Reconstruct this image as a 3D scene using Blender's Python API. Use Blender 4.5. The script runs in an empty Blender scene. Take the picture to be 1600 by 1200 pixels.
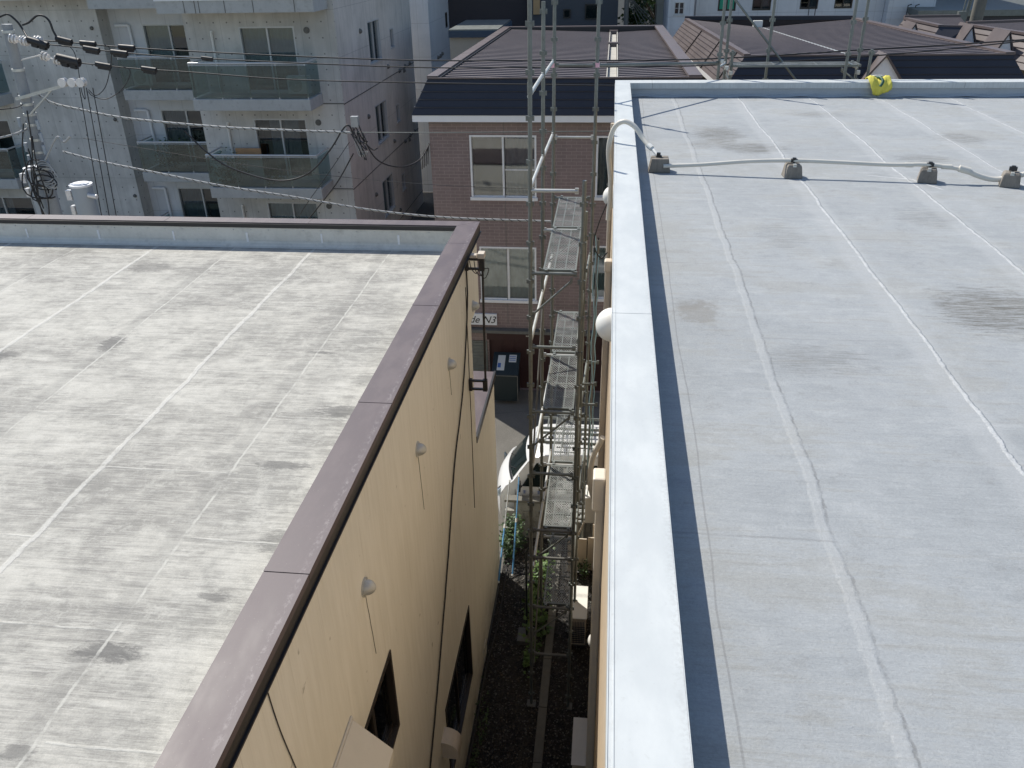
import bpy, math, random
from mathutils import Vector, Matrix
random.seed(7)
C = bpy.context.scene.collection
PI = math.pi
# ------------------------------------------------------------------ camera
H = 11.0                                   # eye height over the alley
RW = [Vector((0.99351396, 0.11215398, -0.01874838)),     # right
      Vector((0.03707808, -0.47539336, -0.87899168)),    # down
      Vector((-0.10749527, 0.87259535, -0.47646839))]    # forward
FPX = 1274.7
cam_d = bpy.data.cameras.new('camera')
cam = bpy.data.objects.new('camera', cam_d)
C.objects.link(cam)
cam_d.sensor_width = 36.0
cam_d.lens = 36.0 * FPX / 1600.0
cam_d.clip_start = 0.05
cam_d.clip_end = 3000
m3 = Matrix((RW[0], -RW[1], -RW[2])).transposed()
cam.matrix_world = Matrix.Translation((0, 0, H)) @ m3.to_4x4()
bpy.context.scene.camera = cam
sc = bpy.context.scene
sc.view_settings.view_transform = 'Standard'
sc.view_settings.look = 'None'
sc.view_settings.exposure = 0
sc.render.resolution_x = 1024
sc.render.resolution_y = 768


def ray(u, v):
    return RW[0] * ((u - 800) / FPX) + RW[1] * ((v - 600) / FPX) + RW[2]


# surveying helpers: where a line of sight meets a known wall or floor plane
def ony(u, v, y):
    r = ray(u, v)
    t = y / r.y
    return Vector((r.x * t, y, H + r.z * t))


def onz(u, v, z):
    r = ray(u, v)
    t = (z - H) / r.z
    return Vector((r.x * t, r.y * t, z))


def onx(u, v, x):
    r = ray(u, v)
    t = x / r.x
    return Vector((x, r.y * t, H + r.z * t))


# ------------------------------------------------------------------ light
w = bpy.data.worlds.new('World')
sc.world = w
w.use_nodes = True
nt = w.node_tree
bg = nt.nodes['Background']
sky = nt.nodes.new('ShaderNodeTexSky')
sky.sky_type = 'NISHITA'
sky.sun_disc = False
SUN = Vector((-0.66, 0.64, 1.0)).normalized()
elev = math.asin(SUN.z)
azim = math.atan2(SUN.x, SUN.y)
sky.sun_elevation = elev
sky.sun_rotation = azim
sky.air_density = 1.0
sky.dust_density = 0.6
nt.links.new(sky.outputs[0], bg.inputs[0])
bg.inputs[1].default_value = 0.145
sd = bpy.data.lights.new('sun', 'SUN')
sd.energy = 5.3
sd.angle = math.radians(0.5)
sd.color = (1.0, 0.95, 0.86)
so = bpy.data.objects.new('sun', sd)
C.objects.link(so)
so.rotation_euler = SUN.to_track_quat('Z', 'Y').to_euler()
so.location = (-20, 20, 40)


# ------------------------------------------------------------------ mesh builder
class MB:
    def __init__(s):
        s.v = []
        s.f = []
        s.sm = []
        s.cuts = []

    def piece(s):
        s.cuts.append((len(s.v), len(s.f)))

    def add(s, vs, fs, smooth=False):
        o = len(s.v)
        s.v += [tuple(a) for a in vs]
        for f in fs:
            s.f.append([i + o for i in f])
            s.sm.append(smooth)
        return s

    def box(s, x0, x1, y0, y1, z0, z1):
        vs = [(x, y, z) for z in (z0, z1) for y in (y0, y1) for x in (x0, x1)]
        return s.add(vs, [(0, 2, 3, 1), (4, 5, 7, 6), (0, 1, 5, 4), (2, 6, 7, 3), (0, 4, 6, 2), (1, 3, 7, 5)])

    def obox(s, c, ax, ay, az):        # oriented box: centre and half-axis vectors
        c = Vector(c)
        vs = []
        for k in (-1, 1):
            for j in (-1, 1):
                for i in (-1, 1):
                    vs.append(c + Vector(ax) * i + Vector(ay) * j + Vector(az) * k)
        return s.add(vs, [(0, 2, 3, 1), (4, 5, 7, 6), (0, 1, 5, 4), (2, 6, 7, 3), (0, 4, 6, 2), (1, 3, 7, 5)])

    def bar(s, a, b, wd, hd):          # rectangular bar between two points
        a, b = Vector(a), Vector(b)
        d = b - a
        n = d.normalized()
        up = Vector((0, 0, 1)) if abs(n.z) < .9 else Vector((0, 1, 0))
        r = n.cross(up).normalized()
        u = r.cross(n)
        return s.obox((a + b) / 2, d / 2, r * wd / 2, u * hd / 2)

    def tube(s, pts, r, n=8, cap=True, r2=None):
        pts = [Vector(p) for p in pts]
        rings = []
        prev = None
        for i, p in enumerate(pts):
            if i == 0:
                t = pts[1] - pts[0]
            elif i == len(pts) - 1:
                t = pts[-1] - pts[-2]
            else:
                t = (pts[i + 1] - pts[i]).normalized() + (pts[i] - pts[i - 1]).normalized()
            t = t.normalized()
            if prev is None:
                up = Vector((0, 0, 1)) if abs(t.z) < .9 else Vector((1, 0, 0))
                a = t.cross(up).normalized()
            else:
                a = (prev - t * prev.dot(t)).normalized()
            prev = a
            b = t.cross(a)
            rr = r if r2 is None else r + (r2 - r) * i / (len(pts) - 1)
            rings.append([p + (a * math.cos(2 * PI * k / n) + b * math.sin(2 * PI * k / n)) * rr for k in range(n)])
        vs = [q for ring in rings for q in ring]
        fs = []
        for i in range(len(pts) - 1):
            for k in range(n):
                fs.append((i * n + k, i * n + (k + 1) % n, (i + 1) * n + (k + 1) % n, (i + 1) * n + k))
        s.add(vs, fs, True)
        if cap:
            s.add(rings[0], [tuple(range(n))[::-1]])
            s.add(rings[-1], [tuple(range(n))])
        return s

    def cyl(s, a, b, r, n=12, r2=None):
        return s.tube([a, b], r, n, True, r2)

    def dome(s, c, nrm, r, h, n=20, m=7):
        c, nrm = Vector(c), Vector(nrm).normalized()
        up = Vector((0, 0, 1)) if abs(nrm.z) < .9 else Vector((1, 0, 0))
        a = nrm.cross(up).normalized()
        b = nrm.cross(a)
        vs = []
        for j in range(m):
            t = (PI / 2) * j / (m - 1)
            for k in range(n):
                q = 2 * PI * k / n
                vs.append(c + (a * math.cos(q) + b * math.sin(q)) * r * math.cos(t) + nrm * h * math.sin(t))
        fs = [(j * n + k, j * n + (k + 1) % n, (j + 1) * n + (k + 1) % n, (j + 1) * n + k) for j in range(m - 1) for k in range(n)]
        return s.add(vs, fs, True)

    def poly(s, pts):
        return s.add(pts, [tuple(range(len(pts)))])

    def prism(s, pts, d):              # planar polygon extruded by a vector
        n = len(pts)
        d = Vector(d)
        vs = [Vector(p) for p in pts] + [Vector(p) + d for p in pts]
        fs = [tuple(range(n))[::-1], tuple(range(n, 2 * n))]
        fs += [(i, (i + 1) % n, n + (i + 1) % n, n + i) for i in range(n)]
        return s.add(vs, fs)

    def leaf(s, p, size, flat=.6):
        d = Vector((random.gauss(0, 1), random.gauss(0, 1), random.gauss(0, flat))).normalized()
        e = d.cross(Vector((random.gauss(0, .6), random.gauss(0, .6), 1))).normalized()
        p = Vector(p)
        L = size * random.uniform(.6, 1.2)
        W = L * .38
        nn = d.cross(e)
        vs = [p, p + d * L * .5 + e * W + nn * L * .06, p + d * L, p + d * L * .5 - e * W + nn * L * .06]
        return s.add(vs, [(0, 1, 2), (0, 2, 3)])


BASE = {}


def tag(o, label=None, cat=None, group=None, kind=None):
    if label:
        o['label'] = label
    if cat:
        o['category'] = cat
    if group:
        o['group'] = group
    if kind:
        o['kind'] = kind
    return o


def thing(name, label, cat, loc=(0, 0, 0), group=None):
    o = bpy.data.objects.new(name, None)
    C.objects.link(o)
    o.location = loc
    o.empty_display_size = .2
    BASE[o.name] = Vector(loc)
    return tag(o, label, cat, group)


def part(name, mb, mat, parent=None, label=None, bevel=0, loc=None):
    me = bpy.data.meshes.new(name)
    base = Vector((0, 0, 0))
    if parent is not None:
        base = BASE[parent.name]
    elif loc is not None:
        base = Vector(loc)
    me.from_pydata([tuple(Vector(v) - base) for v in mb.v], [], mb.f)
    for p, s_ in zip(me.polygons, mb.sm):
        p.use_smooth = s_
    mats = mat if isinstance(mat, (list, tuple)) else [mat]
    for m in mats:
        me.materials.append(m)
    me.update()
    o = bpy.data.objects.new(name, me)
    C.objects.link(o)
    if parent is not None:
        o.parent = parent
    else:
        o.location = base
    BASE[o.name] = base
    if label:
        o['label'] = label
    if bevel:
        b = o.modifiers.new('bevel', 'BEVEL')
        b.width = bevel
        b.segments = 2
        b.limit_method = 'ANGLE'
        b.angle_limit = math.radians(40)
    return o


def each(name, mb, mat, parent, label=None, bevel=0):
    """every marked piece of the builder becomes a part of its own"""
    cuts = mb.cuts + [(len(mb.v), len(mb.f))]
    out = []
    for (v0, f0), (v1, f1) in zip(cuts, cuts[1:]):
        if f1 == f0:
            continue
        q = MB()
        q.v = mb.v[v0:v1]
        q.f = [[i - v0 for i in f] for f in mb.f[f0:f1]]
        q.sm = mb.sm[f0:f1]
        out.append(part(name, q, mat, parent, label, bevel))
    return out


def solo(name, mb, mat, label, cat, loc, group=None, bevel=0, kind=None):
    o = part(name, mb, mat, None, None, bevel, loc)
    return tag(o, label, cat, group, kind)


def struct(name, mb, mat, loc=(0, 0, 0)):
    o = part(name, mb, mat, None, None, 0, loc)
    o['kind'] = 'structure'
    return o


def copy_thing(root, loc, label=None):
    r = root.copy()
    C.objects.link(r)
    r.location = loc
    if label:
        r['label'] = label
    for ch in list(root.children):
        c = ch.copy()
        C.objects.link(c)
        c.parent = r
        for g in list(ch.children):
            d = g.copy()
            C.objects.link(d)
            d.parent = c
    return r


# ------------------------------------------------------------------ node graph helper
class G:
    def __init__(s, name):
        s.m = bpy.data.materials.new(name)
        s.m.use_nodes = True
        s.nt = s.m.node_tree
        s.n = s.nt.nodes
        s.bs = s.n['Principled BSDF']
        s.outn = s.n['Material Output']

    def _in(s, sock, v):
        if isinstance(v, bpy.types.NodeSocket):
            s.nt.links.new(v, sock)
        elif isinstance(v, (tuple, list)) and len(v) == 3 and sock.type == 'RGBA':
            sock.default_value = (*v, 1)
        else:
            sock.default_value = v

    def pos(s):
        return s.n.new('ShaderNodeNewGeometry').outputs['Position']

    def obj(s):
        return s.n.new('ShaderNodeTexCoord').outputs['Object']

    def normal(s):
        return s.n.new('ShaderNodeNewGeometry').outputs['Normal']

    def sep(s, v):
        q = s.n.new('ShaderNodeSeparateXYZ')
        s._in(q.inputs[0], v)
        return q.outputs[0], q.outputs[1], q.outputs[2]

    def comb(s, x, y, z):
        q = s.n.new('ShaderNodeCombineXYZ')
        for i, a in enumerate((x, y, z)):
            s._in(q.inputs[i], a)
        return q.outputs[0]

    def op(s, o, a, b=0.0, c=0.0):
        q = s.n.new('ShaderNodeMath')
        q.operation = o
        s._in(q.inputs[0], a)
        s._in(q.inputs[1], b)
        s._in(q.inputs[2], c)
        return q.outputs[0]

    def add(s, a, b): return s.op('ADD', a, b)
    def sub(s, a, b): return s.op('SUBTRACT', a, b)
    def mul(s, a, b): return s.op('MULTIPLY', a, b)
    def mod(s, a, b): return s.op('FLOORED_MODULO', a, b)

    def rng(s, v, a, b, c=0.0, d=1.0):
        q = s.n.new('ShaderNodeMapRange')
        q.interpolation_type = 'SMOOTHSTEP'
        for i, k in enumerate((v, a, b, c, d)):
            s._in(q.inputs[i], k)
        return q.outputs[0]

    def scale(s, v, sx, sy, sz):
        q = s.n.new('ShaderNodeVectorMath')
        q.operation = 'MULTIPLY'
        s._in(q.inputs[0], v)
        q.inputs[1].default_value = (sx, sy, sz)
        return q.outputs[0]

    def noise(s, v, sc_=5.0, det=4.0, rough=.55, dist=0.0):
        q = s.n.new('ShaderNodeTexNoise')
        s._in(q.inputs['Vector'], v)
        q.inputs['Scale'].default_value = sc_
        q.inputs['Detail'].default_value = det
        q.inputs['Roughness'].default_value = rough
        q.inputs['Distortion'].default_value = dist
        return q.outputs[0]

    def vor(s, v, sc_=5.0, feat='F1'):
        q = s.n.new('ShaderNodeTexVoronoi')
        q.feature = feat
        s._in(q.inputs['Vector'], v)
        q.inputs['Scale'].default_value = sc_
        return q.outputs['Distance']

    def mix(s, f, a, b, mode='MIX'):
        q = s.n.new('ShaderNodeMix')
        q.data_type = 'RGBA'
        q.blend_type = mode
        s._in(q.inputs[0], f)
        s._in(q.inputs[6], a)
        s._in(q.inputs[7], b)
        return q.outputs[2]

    def line(s, v, x0, w_, wob=0.0):   # 1 on the line v = x0 (+wob)
        d = s.op('ABSOLUTE', s.sub(s.sub(v, x0), wob))
        return s.sub(1.0, s.rng(d, w_ * .4, w_))

    def blob(s, x, y, cx, cy, rx, ry, nz):
        dx = s.mul(s.sub(x, cx), 1 / rx)
        dy = s.mul(s.sub(y, cy), 1 / ry)
        d = s.op('SQRT', s.add(s.mul(dx, dx), s.mul(dy, dy)))
        d = s.add(d, s.mul(s.sub(nz, .5), 3.0))
        return s.sub(1.0, s.rng(d, .45, 1.0))

    def done(s, col, rough=.7, bump=None, bs=.3, bd=.01, metal=0.0, spec=None):
        s._in(s.bs.inputs['Base Color'], col)
        s._in(s.bs.inputs['Roughness'], rough)
        s._in(s.bs.inputs['Metallic'], metal)
        if spec is not None:
            s.bs.inputs['Specular IOR Level'].default_value = spec
        if bump is not None:
            q = s.n.new('ShaderNodeBump')
            q.inputs['Strength'].default_value = bs
            q.inputs['Distance'].default_value = bd
            s._in(q.inputs['Height'], bump)
            s.nt.links.new(q.outputs[0], s.bs.inputs['Normal'])
        return s.m


def plain(name, col, rough=.6, var=.12, sc_=3.0, metal=0.0, bump=.0, spec=None, grime=0.0, stretch=(1, 1, 1)):
    g = G(name)
    p = g.scale(g.pos(), *stretch)
    a = g.noise(p, sc_, 5)
    b = g.noise(p, sc_ * 9, 3)
    f = g.add(g.mul(g.sub(a, .5), var * 2.2), g.mul(g.sub(b, .5), var))
    c = g.mix(1.0, col, g.comb(g.add(f, 1), g.add(f, 1), g.add(f, 1)), 'MULTIPLY')
    if grime:
        gm = g.rng(g.noise(p, sc_ * 2.3, 6, .7), .5, .72)
        c = g.mix(g.mul(gm, grime), c, (.10, .09, .075))
    r = g.add(rough, g.mul(g.sub(a, .5), .25))
    return g.done(c, r, b if bump else None, bump, .005, metal, spec)


# ------------------------------------------------------------------ materials
def mat_left_roof():
    g = G('weathered_sheet')
    P = g.pos()
    x, y, z = g.sep(P)
    big = g.noise(P, .45, 4, .6)
    mid = g.noise(g.scale(P, 1.0, 1.7, 1), 1.1, 12, .72, .3)
    streak = g.noise(g.scale(P, .55, 6.5, 1), 3.2, 14, .80, .15)
    hair = g.noise(g.scale(P, .5, 26, 1), 4.0, 10, .80)
    grain = g.noise(P, 90, 5, .9)
    f = g.add(g.mul(mid, .38), g.add(g.mul(streak, .34), g.add(g.mul(hair, .22), g.mul(big, .16))))
    c = g.mix(g.rng(f, .47, .62), (.275, .267, .245), (.50, .485, .438))
    iso = g.noise(P, 5.5, 13, .82)
    c = g.mix(g.mul(g.rng(iso, .50, .60), .38), c, (.60, .585, .53))
    c = g.mix(g.mul(g.rng(iso, .49, .38), .30), c, (.17, .168, .16))
    # scuffed bright laitance, crisp edged, follows the brush direction
    br = g.rng(g.noise(g.scale(P, .7, 5.0, 1), 2.4, 15, .84), .54, .60)
    c = g.mix(g.mul(br, .42), c, (.60, .585, .535))
    br2 = g.rng(hair, .56, .62)
    c = g.mix(g.mul(br2, .35), c, (.63, .615, .565))
    # soot patches where water stood
    dn = g.noise(g.scale(P, 1.0, 2.4, 1), 1.5, 14, .80, .4)
    dk = g.rng(dn, .605, .66)
    c = g.mix(g.mul(dk, .22), c, (.12, .12, .12))
    en = g.noise(g.scale(P, 1.2, 3.6, 1), 7, 10, .82)
    for cx, cy, rx, ry, k in ((-2.35, 6.3, .34, .15, .7), (-2.62, 5.4, .30, .09, .7), (-2.3, 6.95, .2, .17, .5), (-2.25, 4.45, .22, .2, .55), (-2.95, 3.32, .26, .10, .8), (-2.5, 3.85, .16, .06, .6),
                              (-6.1, 9.9, .42, .26, .5), (-5.35, 7.55, .16, .26, .75), (-6.35, 7.2, .2, .12, .6), (-6.9, 6.0, .3, .12, .65), (-2.95, 7.5, .2, .04, .7), (-3.05, 2.6, .12, .07, .6),
                              (-4.9, 8.7, .3, .12, .3), (-5.6, 5.0, .3, .08, .35)):
        b = g.blob(x, y, cx, cy, rx, ry, en)
        c = g.mix(g.mul(b, k * .85), c, (.085, .084, .084))
    wob = g.mul(g.sub(g.noise(P, 1.7, 4), .5), .10)
    wf = g.mul(g.sub(g.noise(P, 14, 4, .7), .5), .045)
    ww = g.add(wob, wf)
    seam = g.line(x, -4.12, .034, ww)
    for xs in (-6.48, -8.8, -11.2, -13.5):
        seam = g.op('MAXIMUM', seam, g.line(x, xs, .034, ww))
    thin = g.line(x, -3.0, .014, g.mul(ww, .6))
    halo = g.line(x, -3.06, .11, wob)
    for xs in (-5.3, -7.65, -10.0, -12.3):
        thin = g.op('MAXIMUM', thin, g.line(x, xs, .014, g.mul(ww, .6)))
        halo = g.op('MAXIMUM', halo, g.line(x, xs - .06, .11, wob))
    strip = g.op('FLOOR', g.mul(g.add(x, 4.12 + 23.6), 1 / 1.18))
    yo = g.mod(g.add(y, g.mul(strip, .83)), 1.75)
    cross = g.line(yo, .85, .011, g.mul(ww, .5))
    brk = g.rng(g.noise(P, 4, 6, .7), .36, .56)
    c = g.mix(g.mul(halo, .20), c, (.17, .168, .16))
    c = g.mix(g.mul(g.mul(seam, g.rng(g.noise(P, 9, 8, .8), .25, .55)), .75), c, (.58, .57, .53))
    c = g.mix(g.mul(g.mul(thin, brk), .65), c, (.58, .57, .52))
    c = g.mix(g.mul(g.mul(cross, brk), .60), c, (.60, .59, .54))
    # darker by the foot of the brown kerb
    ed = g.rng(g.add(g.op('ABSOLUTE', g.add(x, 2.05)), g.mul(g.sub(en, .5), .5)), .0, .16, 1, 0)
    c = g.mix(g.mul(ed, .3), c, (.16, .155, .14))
    gr = g.add(.58, g.mul(grain, .84))
    c = g.mix(1.0, c, g.comb(gr, gr, gr), 'MULTIPLY')
    h = g.add(g.mul(seam, .6), g.add(g.mul(grain, .25), g.add(g.mul(streak, .6), g.add(g.mul(cross, .3), g.mul(mid, .8)))))
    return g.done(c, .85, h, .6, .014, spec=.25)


def mat_right_roof():
    g = G('grey_coated_sheet')
    P = g.pos()
    x, y, z = g.sep(P)
    big = g.noise(P, .5, 4, .6)
    mid = g.noise(g.scale(P, 1, 1.6, 1), 1.3, 12, .70, .3)
    streak = g.noise(g.scale(P, .5, 7.5, 1), 3.0, 13, .78, .1)
    hair = g.noise(g.scale(P, .45, 24, 1), 4.0, 9, .8)
    grain = g.noise(P, 90, 5, .9)
    pit = g.noise(P, 260, 2, .6)
    f = g.add(g.mul(mid, .46), g.add(g.mul(streak, .30), g.add(g.mul(hair, .16), g.mul(big, .20))))
    c = g.mix(g.rng(f, .46, .66), (.30, .317, .328), (.385, .403, .413))
    film = g.rng(g.add(g.mul(mid, .6), g.mul(streak, .4)), .48, .57)
    c = g.mix(g.mul(film, .42), c, (.265, .262, .24))
    fl2 = g.rng(streak, .55, .63)
    c = g.mix(g.mul(fl2, .22), c, (.22, .215, .195))
    iso = g.noise(P, 6.0, 13, .82)
    c = g.mix(g.mul(g.rng(iso, .52, .62), .26), c, (.46, .475, .48))
    c = g.mix(g.mul(g.rng(iso, .47, .37), .26), c, (.20, .20, .19))
    pale = g.rng(g.noise(g.scale(P, .6, 3, 1), 1.9, 12, .78), .54, .64)
    c = g.mix(g.mul(pale, .28), c, (.47, .48, .48))
    en = g.noise(g.scale(P, .8, 4.5, 1), 5.5, 12, .84)
    e2 = g.noise(P, 7, 10, .72)
    tx = g.rng(g.noise(g.scale(P, .6, 9, 1), 7, 10, .85), .44, .56, .15, 1.0)
    for cx, cy, rx, ry, k, nn in ((2.68, 5.45, .50, .52, .9, 1), (.66, 5.28, .19, .24, .55, 0), (.60, 5.42, .12, .13, .3, 0), (1.42, 11.2, .4, .6, .8, 1), (1.75, 10.4, .5, .35, .85, 1), (1.25, 10.6, .4, .3, .5, 1),
                                  (4.35, 11.0, .4, .4, .6, 1), (3.0, 12.6, .5, .3, .5, 1), (1.3, 4.6, .4, .25, .4, 1), (2.9, 7.6, .35, .35, .35, 1), (3.6, 9.9, .4, .25, .55, 1), (2.9, 3.9, .4, .3, .4, 1), (1.5, 7.0, .25, .5, .3, 1)):
        b = g.blob(x, y, cx, cy, rx, ry, en if nn else e2)
        c = g.mix(g.mul(g.mul(b, tx if nn else .8), k), c, (.12, .115, .10) if nn else (.18, .165, .14))
    wob = g.mul(g.sub(g.noise(P, .8, 3), .5), .13)
    wf = g.mul(g.sub(g.noise(P, 15, 5, .7), .5), .045)
    ww = g.add(wob, wf)
    band = None
    seam = None
    for xs, wd in ((2.03, .016), (3.14, .016), (4.2, .013), (5.25, .015), (6.3, .02), (7.4, .02), (8.5, .02)):
        l = g.line(x, xs, wd, ww)
        b = g.line(x, xs - .04, .13, g.add(wob, g.mul(wf, 1.5)))
        seam = l if seam is None else g.op('MAXIMUM', seam, l)
        band = b if band is None else g.op('MAXIMUM', band, b)
    c = g.mix(g.mul(band, .30), c, (.45, .46, .465))
    c = g.mix(g.mul(g.mul(seam, g.rng(g.noise(P, 7, 8, .8), .34, .58)), .72), c, (.58, .59, .59))
    dark = g.line(x, 1.03, .008, ww)
    edge = g.line(x, 1.0, .035, ww)
    c = g.mix(g.mul(edge, .28), c, (.46, .47, .47))
    c = g.mix(g.mul(g.mul(dark, g.rng(g.noise(P, 5, 5, .7), .36, .6)), .55), c, (.18, .18, .175))
    dd = g.line(x, .49, .006, g.mul(wob, .5))
    c = g.mix(g.mul(dd, .4), c, (.17, .17, .17))
    strip = g.op('FLOOR', g.sub(x, 1.03))
    yo = g.mod(g.add(y, g.mul(strip, 1.37)), 3.4)
    cross = g.line(yo, 1.5, .010, g.mul(ww, .5))
    brk = g.rng(g.noise(P, 3, 5), .4, .55)
    c = g.mix(g.mul(g.mul(cross, brk), .4), c, (.22, .22, .215))
    lx = g.sub(x, 2.75)
    ly = g.add(g.sub(y, 9.12), g.mul(lx, .38))
    vm = g.mul(g.line(ly, 0.0, .010, g.mul(wf, .6)), g.mul(g.rng(x, 2.70, 2.8), g.rng(x, 3.22, 3.18)))
    l2 = g.add(g.sub(y, 8.88), g.mul(g.sub(x, 3.2), 2.1))
    vm = g.op('MAXIMUM', vm, g.mul(g.line(l2, 0.0, .022, 0.0), g.mul(g.rng(x, 3.16, 3.19), g.rng(x, 3.36, 3.33))))
    c = g.mix(g.mul(vm, .75), c, (.66, .67, .68))
    gr = g.add(.66, g.mul(grain, .68))
    c = g.mix(1.0, c, g.comb(gr, gr, gr), 'MULTIPLY')
    spk = g.rng(pit, .66, .74)
    c = g.mix(g.mul(spk, .5), c, (.12, .12, .115))
    h = g.add(g.mul(seam, .8), g.add(g.mul(grain, .4), g.add(g.mul(mid, 1.0), g.add(g.mul(edge, .4), g.mul(streak, .5)))))
    return g.done(c, .78, h, .6, .014, spec=.3)


def mat_cream():
    g = G('cream_stucco')
    P = g.pos()
    x, y, z = g.sep(P)
    st = g.noise(g.scale(P, 2, 5.0, .5), 2.2, 6, .65, .3)
    fn = g.noise(g.scale(P, 1, 3, 1), 30, 4)
    big = g.noise(P, .6, 3)
    f = g.add(g.mul(st, .6), g.mul(big, .4))
    c = g.mix(g.rng(f, .35, .68), (.74, .71, .615), (.83, .80, .71))
    drip = g.rng(g.noise(g.scale(P, 1, 16, .35), 1.5, 5, .6), .62, .75)
    c = g.mix(g.mul(drip, .3), c, (.36, .30, .22))
    spot = g.rng(g.noise(P, 9, 2, .4), .74, .8)
    c = g.mix(g.mul(spot, .5), c, (.2, .17, .13))
    run = g.mul(g.rng(g.noise(g.scale(P, 1, 22, .25), 1.2, 7, .7), .55, .7), g.rng(z, 6.0, 7.4))
    c = g.mix(g.mul(run, .28), c, (.38, .33, .26))
    low = g.mul(g.rng(z, 1.6, 0.0), g.rng(g.noise(P, 2.5, 8, .7), .35, .65))
    c = g.mix(g.mul(low, .45), c, (.30, .28, .22))
    crk = g.line(g.add(y, g.mul(g.sub(g.noise(P, 2.5, 6, .6), .5), .25)), 7.62, .0035, 0.0)
    c = g.mix(g.mul(g.mul(crk, g.rng(z, 4.2, 4.6)), .5), c, (.3, .26, .2))
    return g.done(c, .8, g.add(g.mul(fn, .6), st), .5, .006, spec=.25)


def mat_brown_coping():
    g = G('brown_sheet_metal')
    P = g.pos()
    x, y, z = g.sep(P)
    n = g.noise(g.scale(P, 2, .8, 2), 3, 5, .6)
    c = g.mix(g.rng(n, .4, .65), (.088, .066, .073), (.112, .087, .093))
    # chalky bloom near the outer edge of the long coping
    e = g.rng(g.op('ABSOLUTE', g.sub(x, -1.81)), .0, .035, 1, 0)
    e = g.mul(e, g.rng(g.noise(g.scale(P, 9, 5, 1), 4, 5, .7), .46, .66))
    up = g.rng(g.sep(g.normal())[2], .8, .95)
    c = g.mix(g.mul(g.mul(e, up), .5), c, (.27, .24, .24))
    sp = g.rng(g.noise(P, 60, 2), .66, .75)
    c = g.mix(g.mul(sp, .35), c, (.28, .24, .22))
    return g.done(c, g.add(.42, g.mul(n, .25)), n, .12, .004)


def mat_white_coping():
    g = G('pale_sheet_metal')
    P = g.pos()
    x, y, z = g.sep(P)
    n = g.noise(g.scale(P, 1.6, .8, 2), 3, 7, .65)
    c = g.mix(g.rng(n, .35, .7), (.505, .53, .53), (.575, .598, .592))
    e = g.rng(x, .25, .292)
    e = g.mul(e, g.rng(g.noise(g.scale(P, 14, 14, 1), 5, 5, .7), .42, .62))
    c = g.mix(g.mul(e, .26), c, (.34, .34, .33))
    e2 = g.rng(x, .105, .068)
    e2 = g.mul(e2, g.rng(g.noise(g.scale(P, 14, 5, 1), 4, 5, .7), .5, .7))
    up = g.rng(g.sep(g.normal())[2], .8, .95)
    c = g.mix(g.mul(g.mul(e2, up), .3), c, (.36, .36, .34))
    dr = g.rng(g.noise(P, 45, 4, .7), .60, .72)
    c = g.mix(g.mul(dr, .22), c, (.38, .39, .37))
    return g.done(c, g.add(.40, g.mul(n, .2)), n, .08, .004)


def mat_brick():
    g = G('brown_brick')
    P = g.pos()
    x, y, z = g.sep(P)
    q = g.n.new('ShaderNodeTexBrick')
    g._in(q.inputs['Vector'], g.comb(g.add(x, y), z, 0.0))
    q.inputs['Color1'].default_value = (.215, .163, .156, 1)
    q.inputs['Color2'].default_value = (.24, .184, .175, 1)
    q.inputs['Mortar'].default_value = (.315, .255, .24, 1)
    q.inputs['Scale'].default_value = 1.0
    q.inputs['Mortar Size'].default_value = .006
    q.inputs['Brick Width'].default_value = .24
    q.inputs['Row Height'].default_value = .082
    n = g.noise(P, 1.2, 7, .65)
    rn = g.noise(g.comb(g.mul(x, 4), 0.0, g.mul(z, .5)), 1.6, 6, .65)
    k = g.add(.62, g.add(g.mul(n, .42), g.mul(rn, .34)))
    c = g.mix(1.0, q.outputs['Color'], g.comb(k, k, k), 'MULTIPLY')
    return g.done(c, .7, g.mul(q.outputs['Fac'], -1.0), .4, .008)


def mat_concrete(name='fair_faced_concrete', base=(.43, .425, .40), hi=(.65, .64, .61), holes=True, streak=1.0):
    g = G(name)
    P = g.pos()
    x, y, z = g.sep(P)
    h = g.add(x, y)
    big = g.noise(P, .35, 5, .6, .4)
    st = g.noise(g.comb(g.mul(h, 2.6), 0.0, g.mul(z, .22)), 1.6, 5, .6)
    mid = g.noise(P, 2.2, 5, .62)
    f = g.add(g.mul(big, .5), g.add(g.mul(st, .28 * streak), g.mul(mid, .22)))
    c = g.mix(g.rng(f, .36, .64), base, hi)
    # formwork panel joints and tie holes
    jz = g.line(g.mod(g.add(z, .13), 1.44), .72, .014, 0.0)
    jh = g.line(g.mod(h, .9), .45, .010, 0.0)
    if holes:
        hu = g.sub(g.mod(h, .45), .225)
        hz = g.sub(g.mod(z, .48), .24)
        d = g.op('SQRT', g.add(g.mul(hu, hu), g.mul(hz, hz)))
        hole = g.sub(1.0, g.rng(d, .018, .03))
        c = g.mix(g.mul(hole, .75), c, (.05, .05, .05))
    c = g.mix(g.mul(g.op('MAXIMUM', jz, jh), .32), c, (.12, .12, .12))
    drip = g.rng(g.noise(g.comb(g.mul(h, 5), 0.0, g.mul(z, .3)), 1.8, 5, .6), .6, .78)
    c = g.mix(g.mul(drip, .35), c, (.14, .14, .13))
    return g.done(c, .8, mid, .2, .01, spec=.3)


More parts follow.
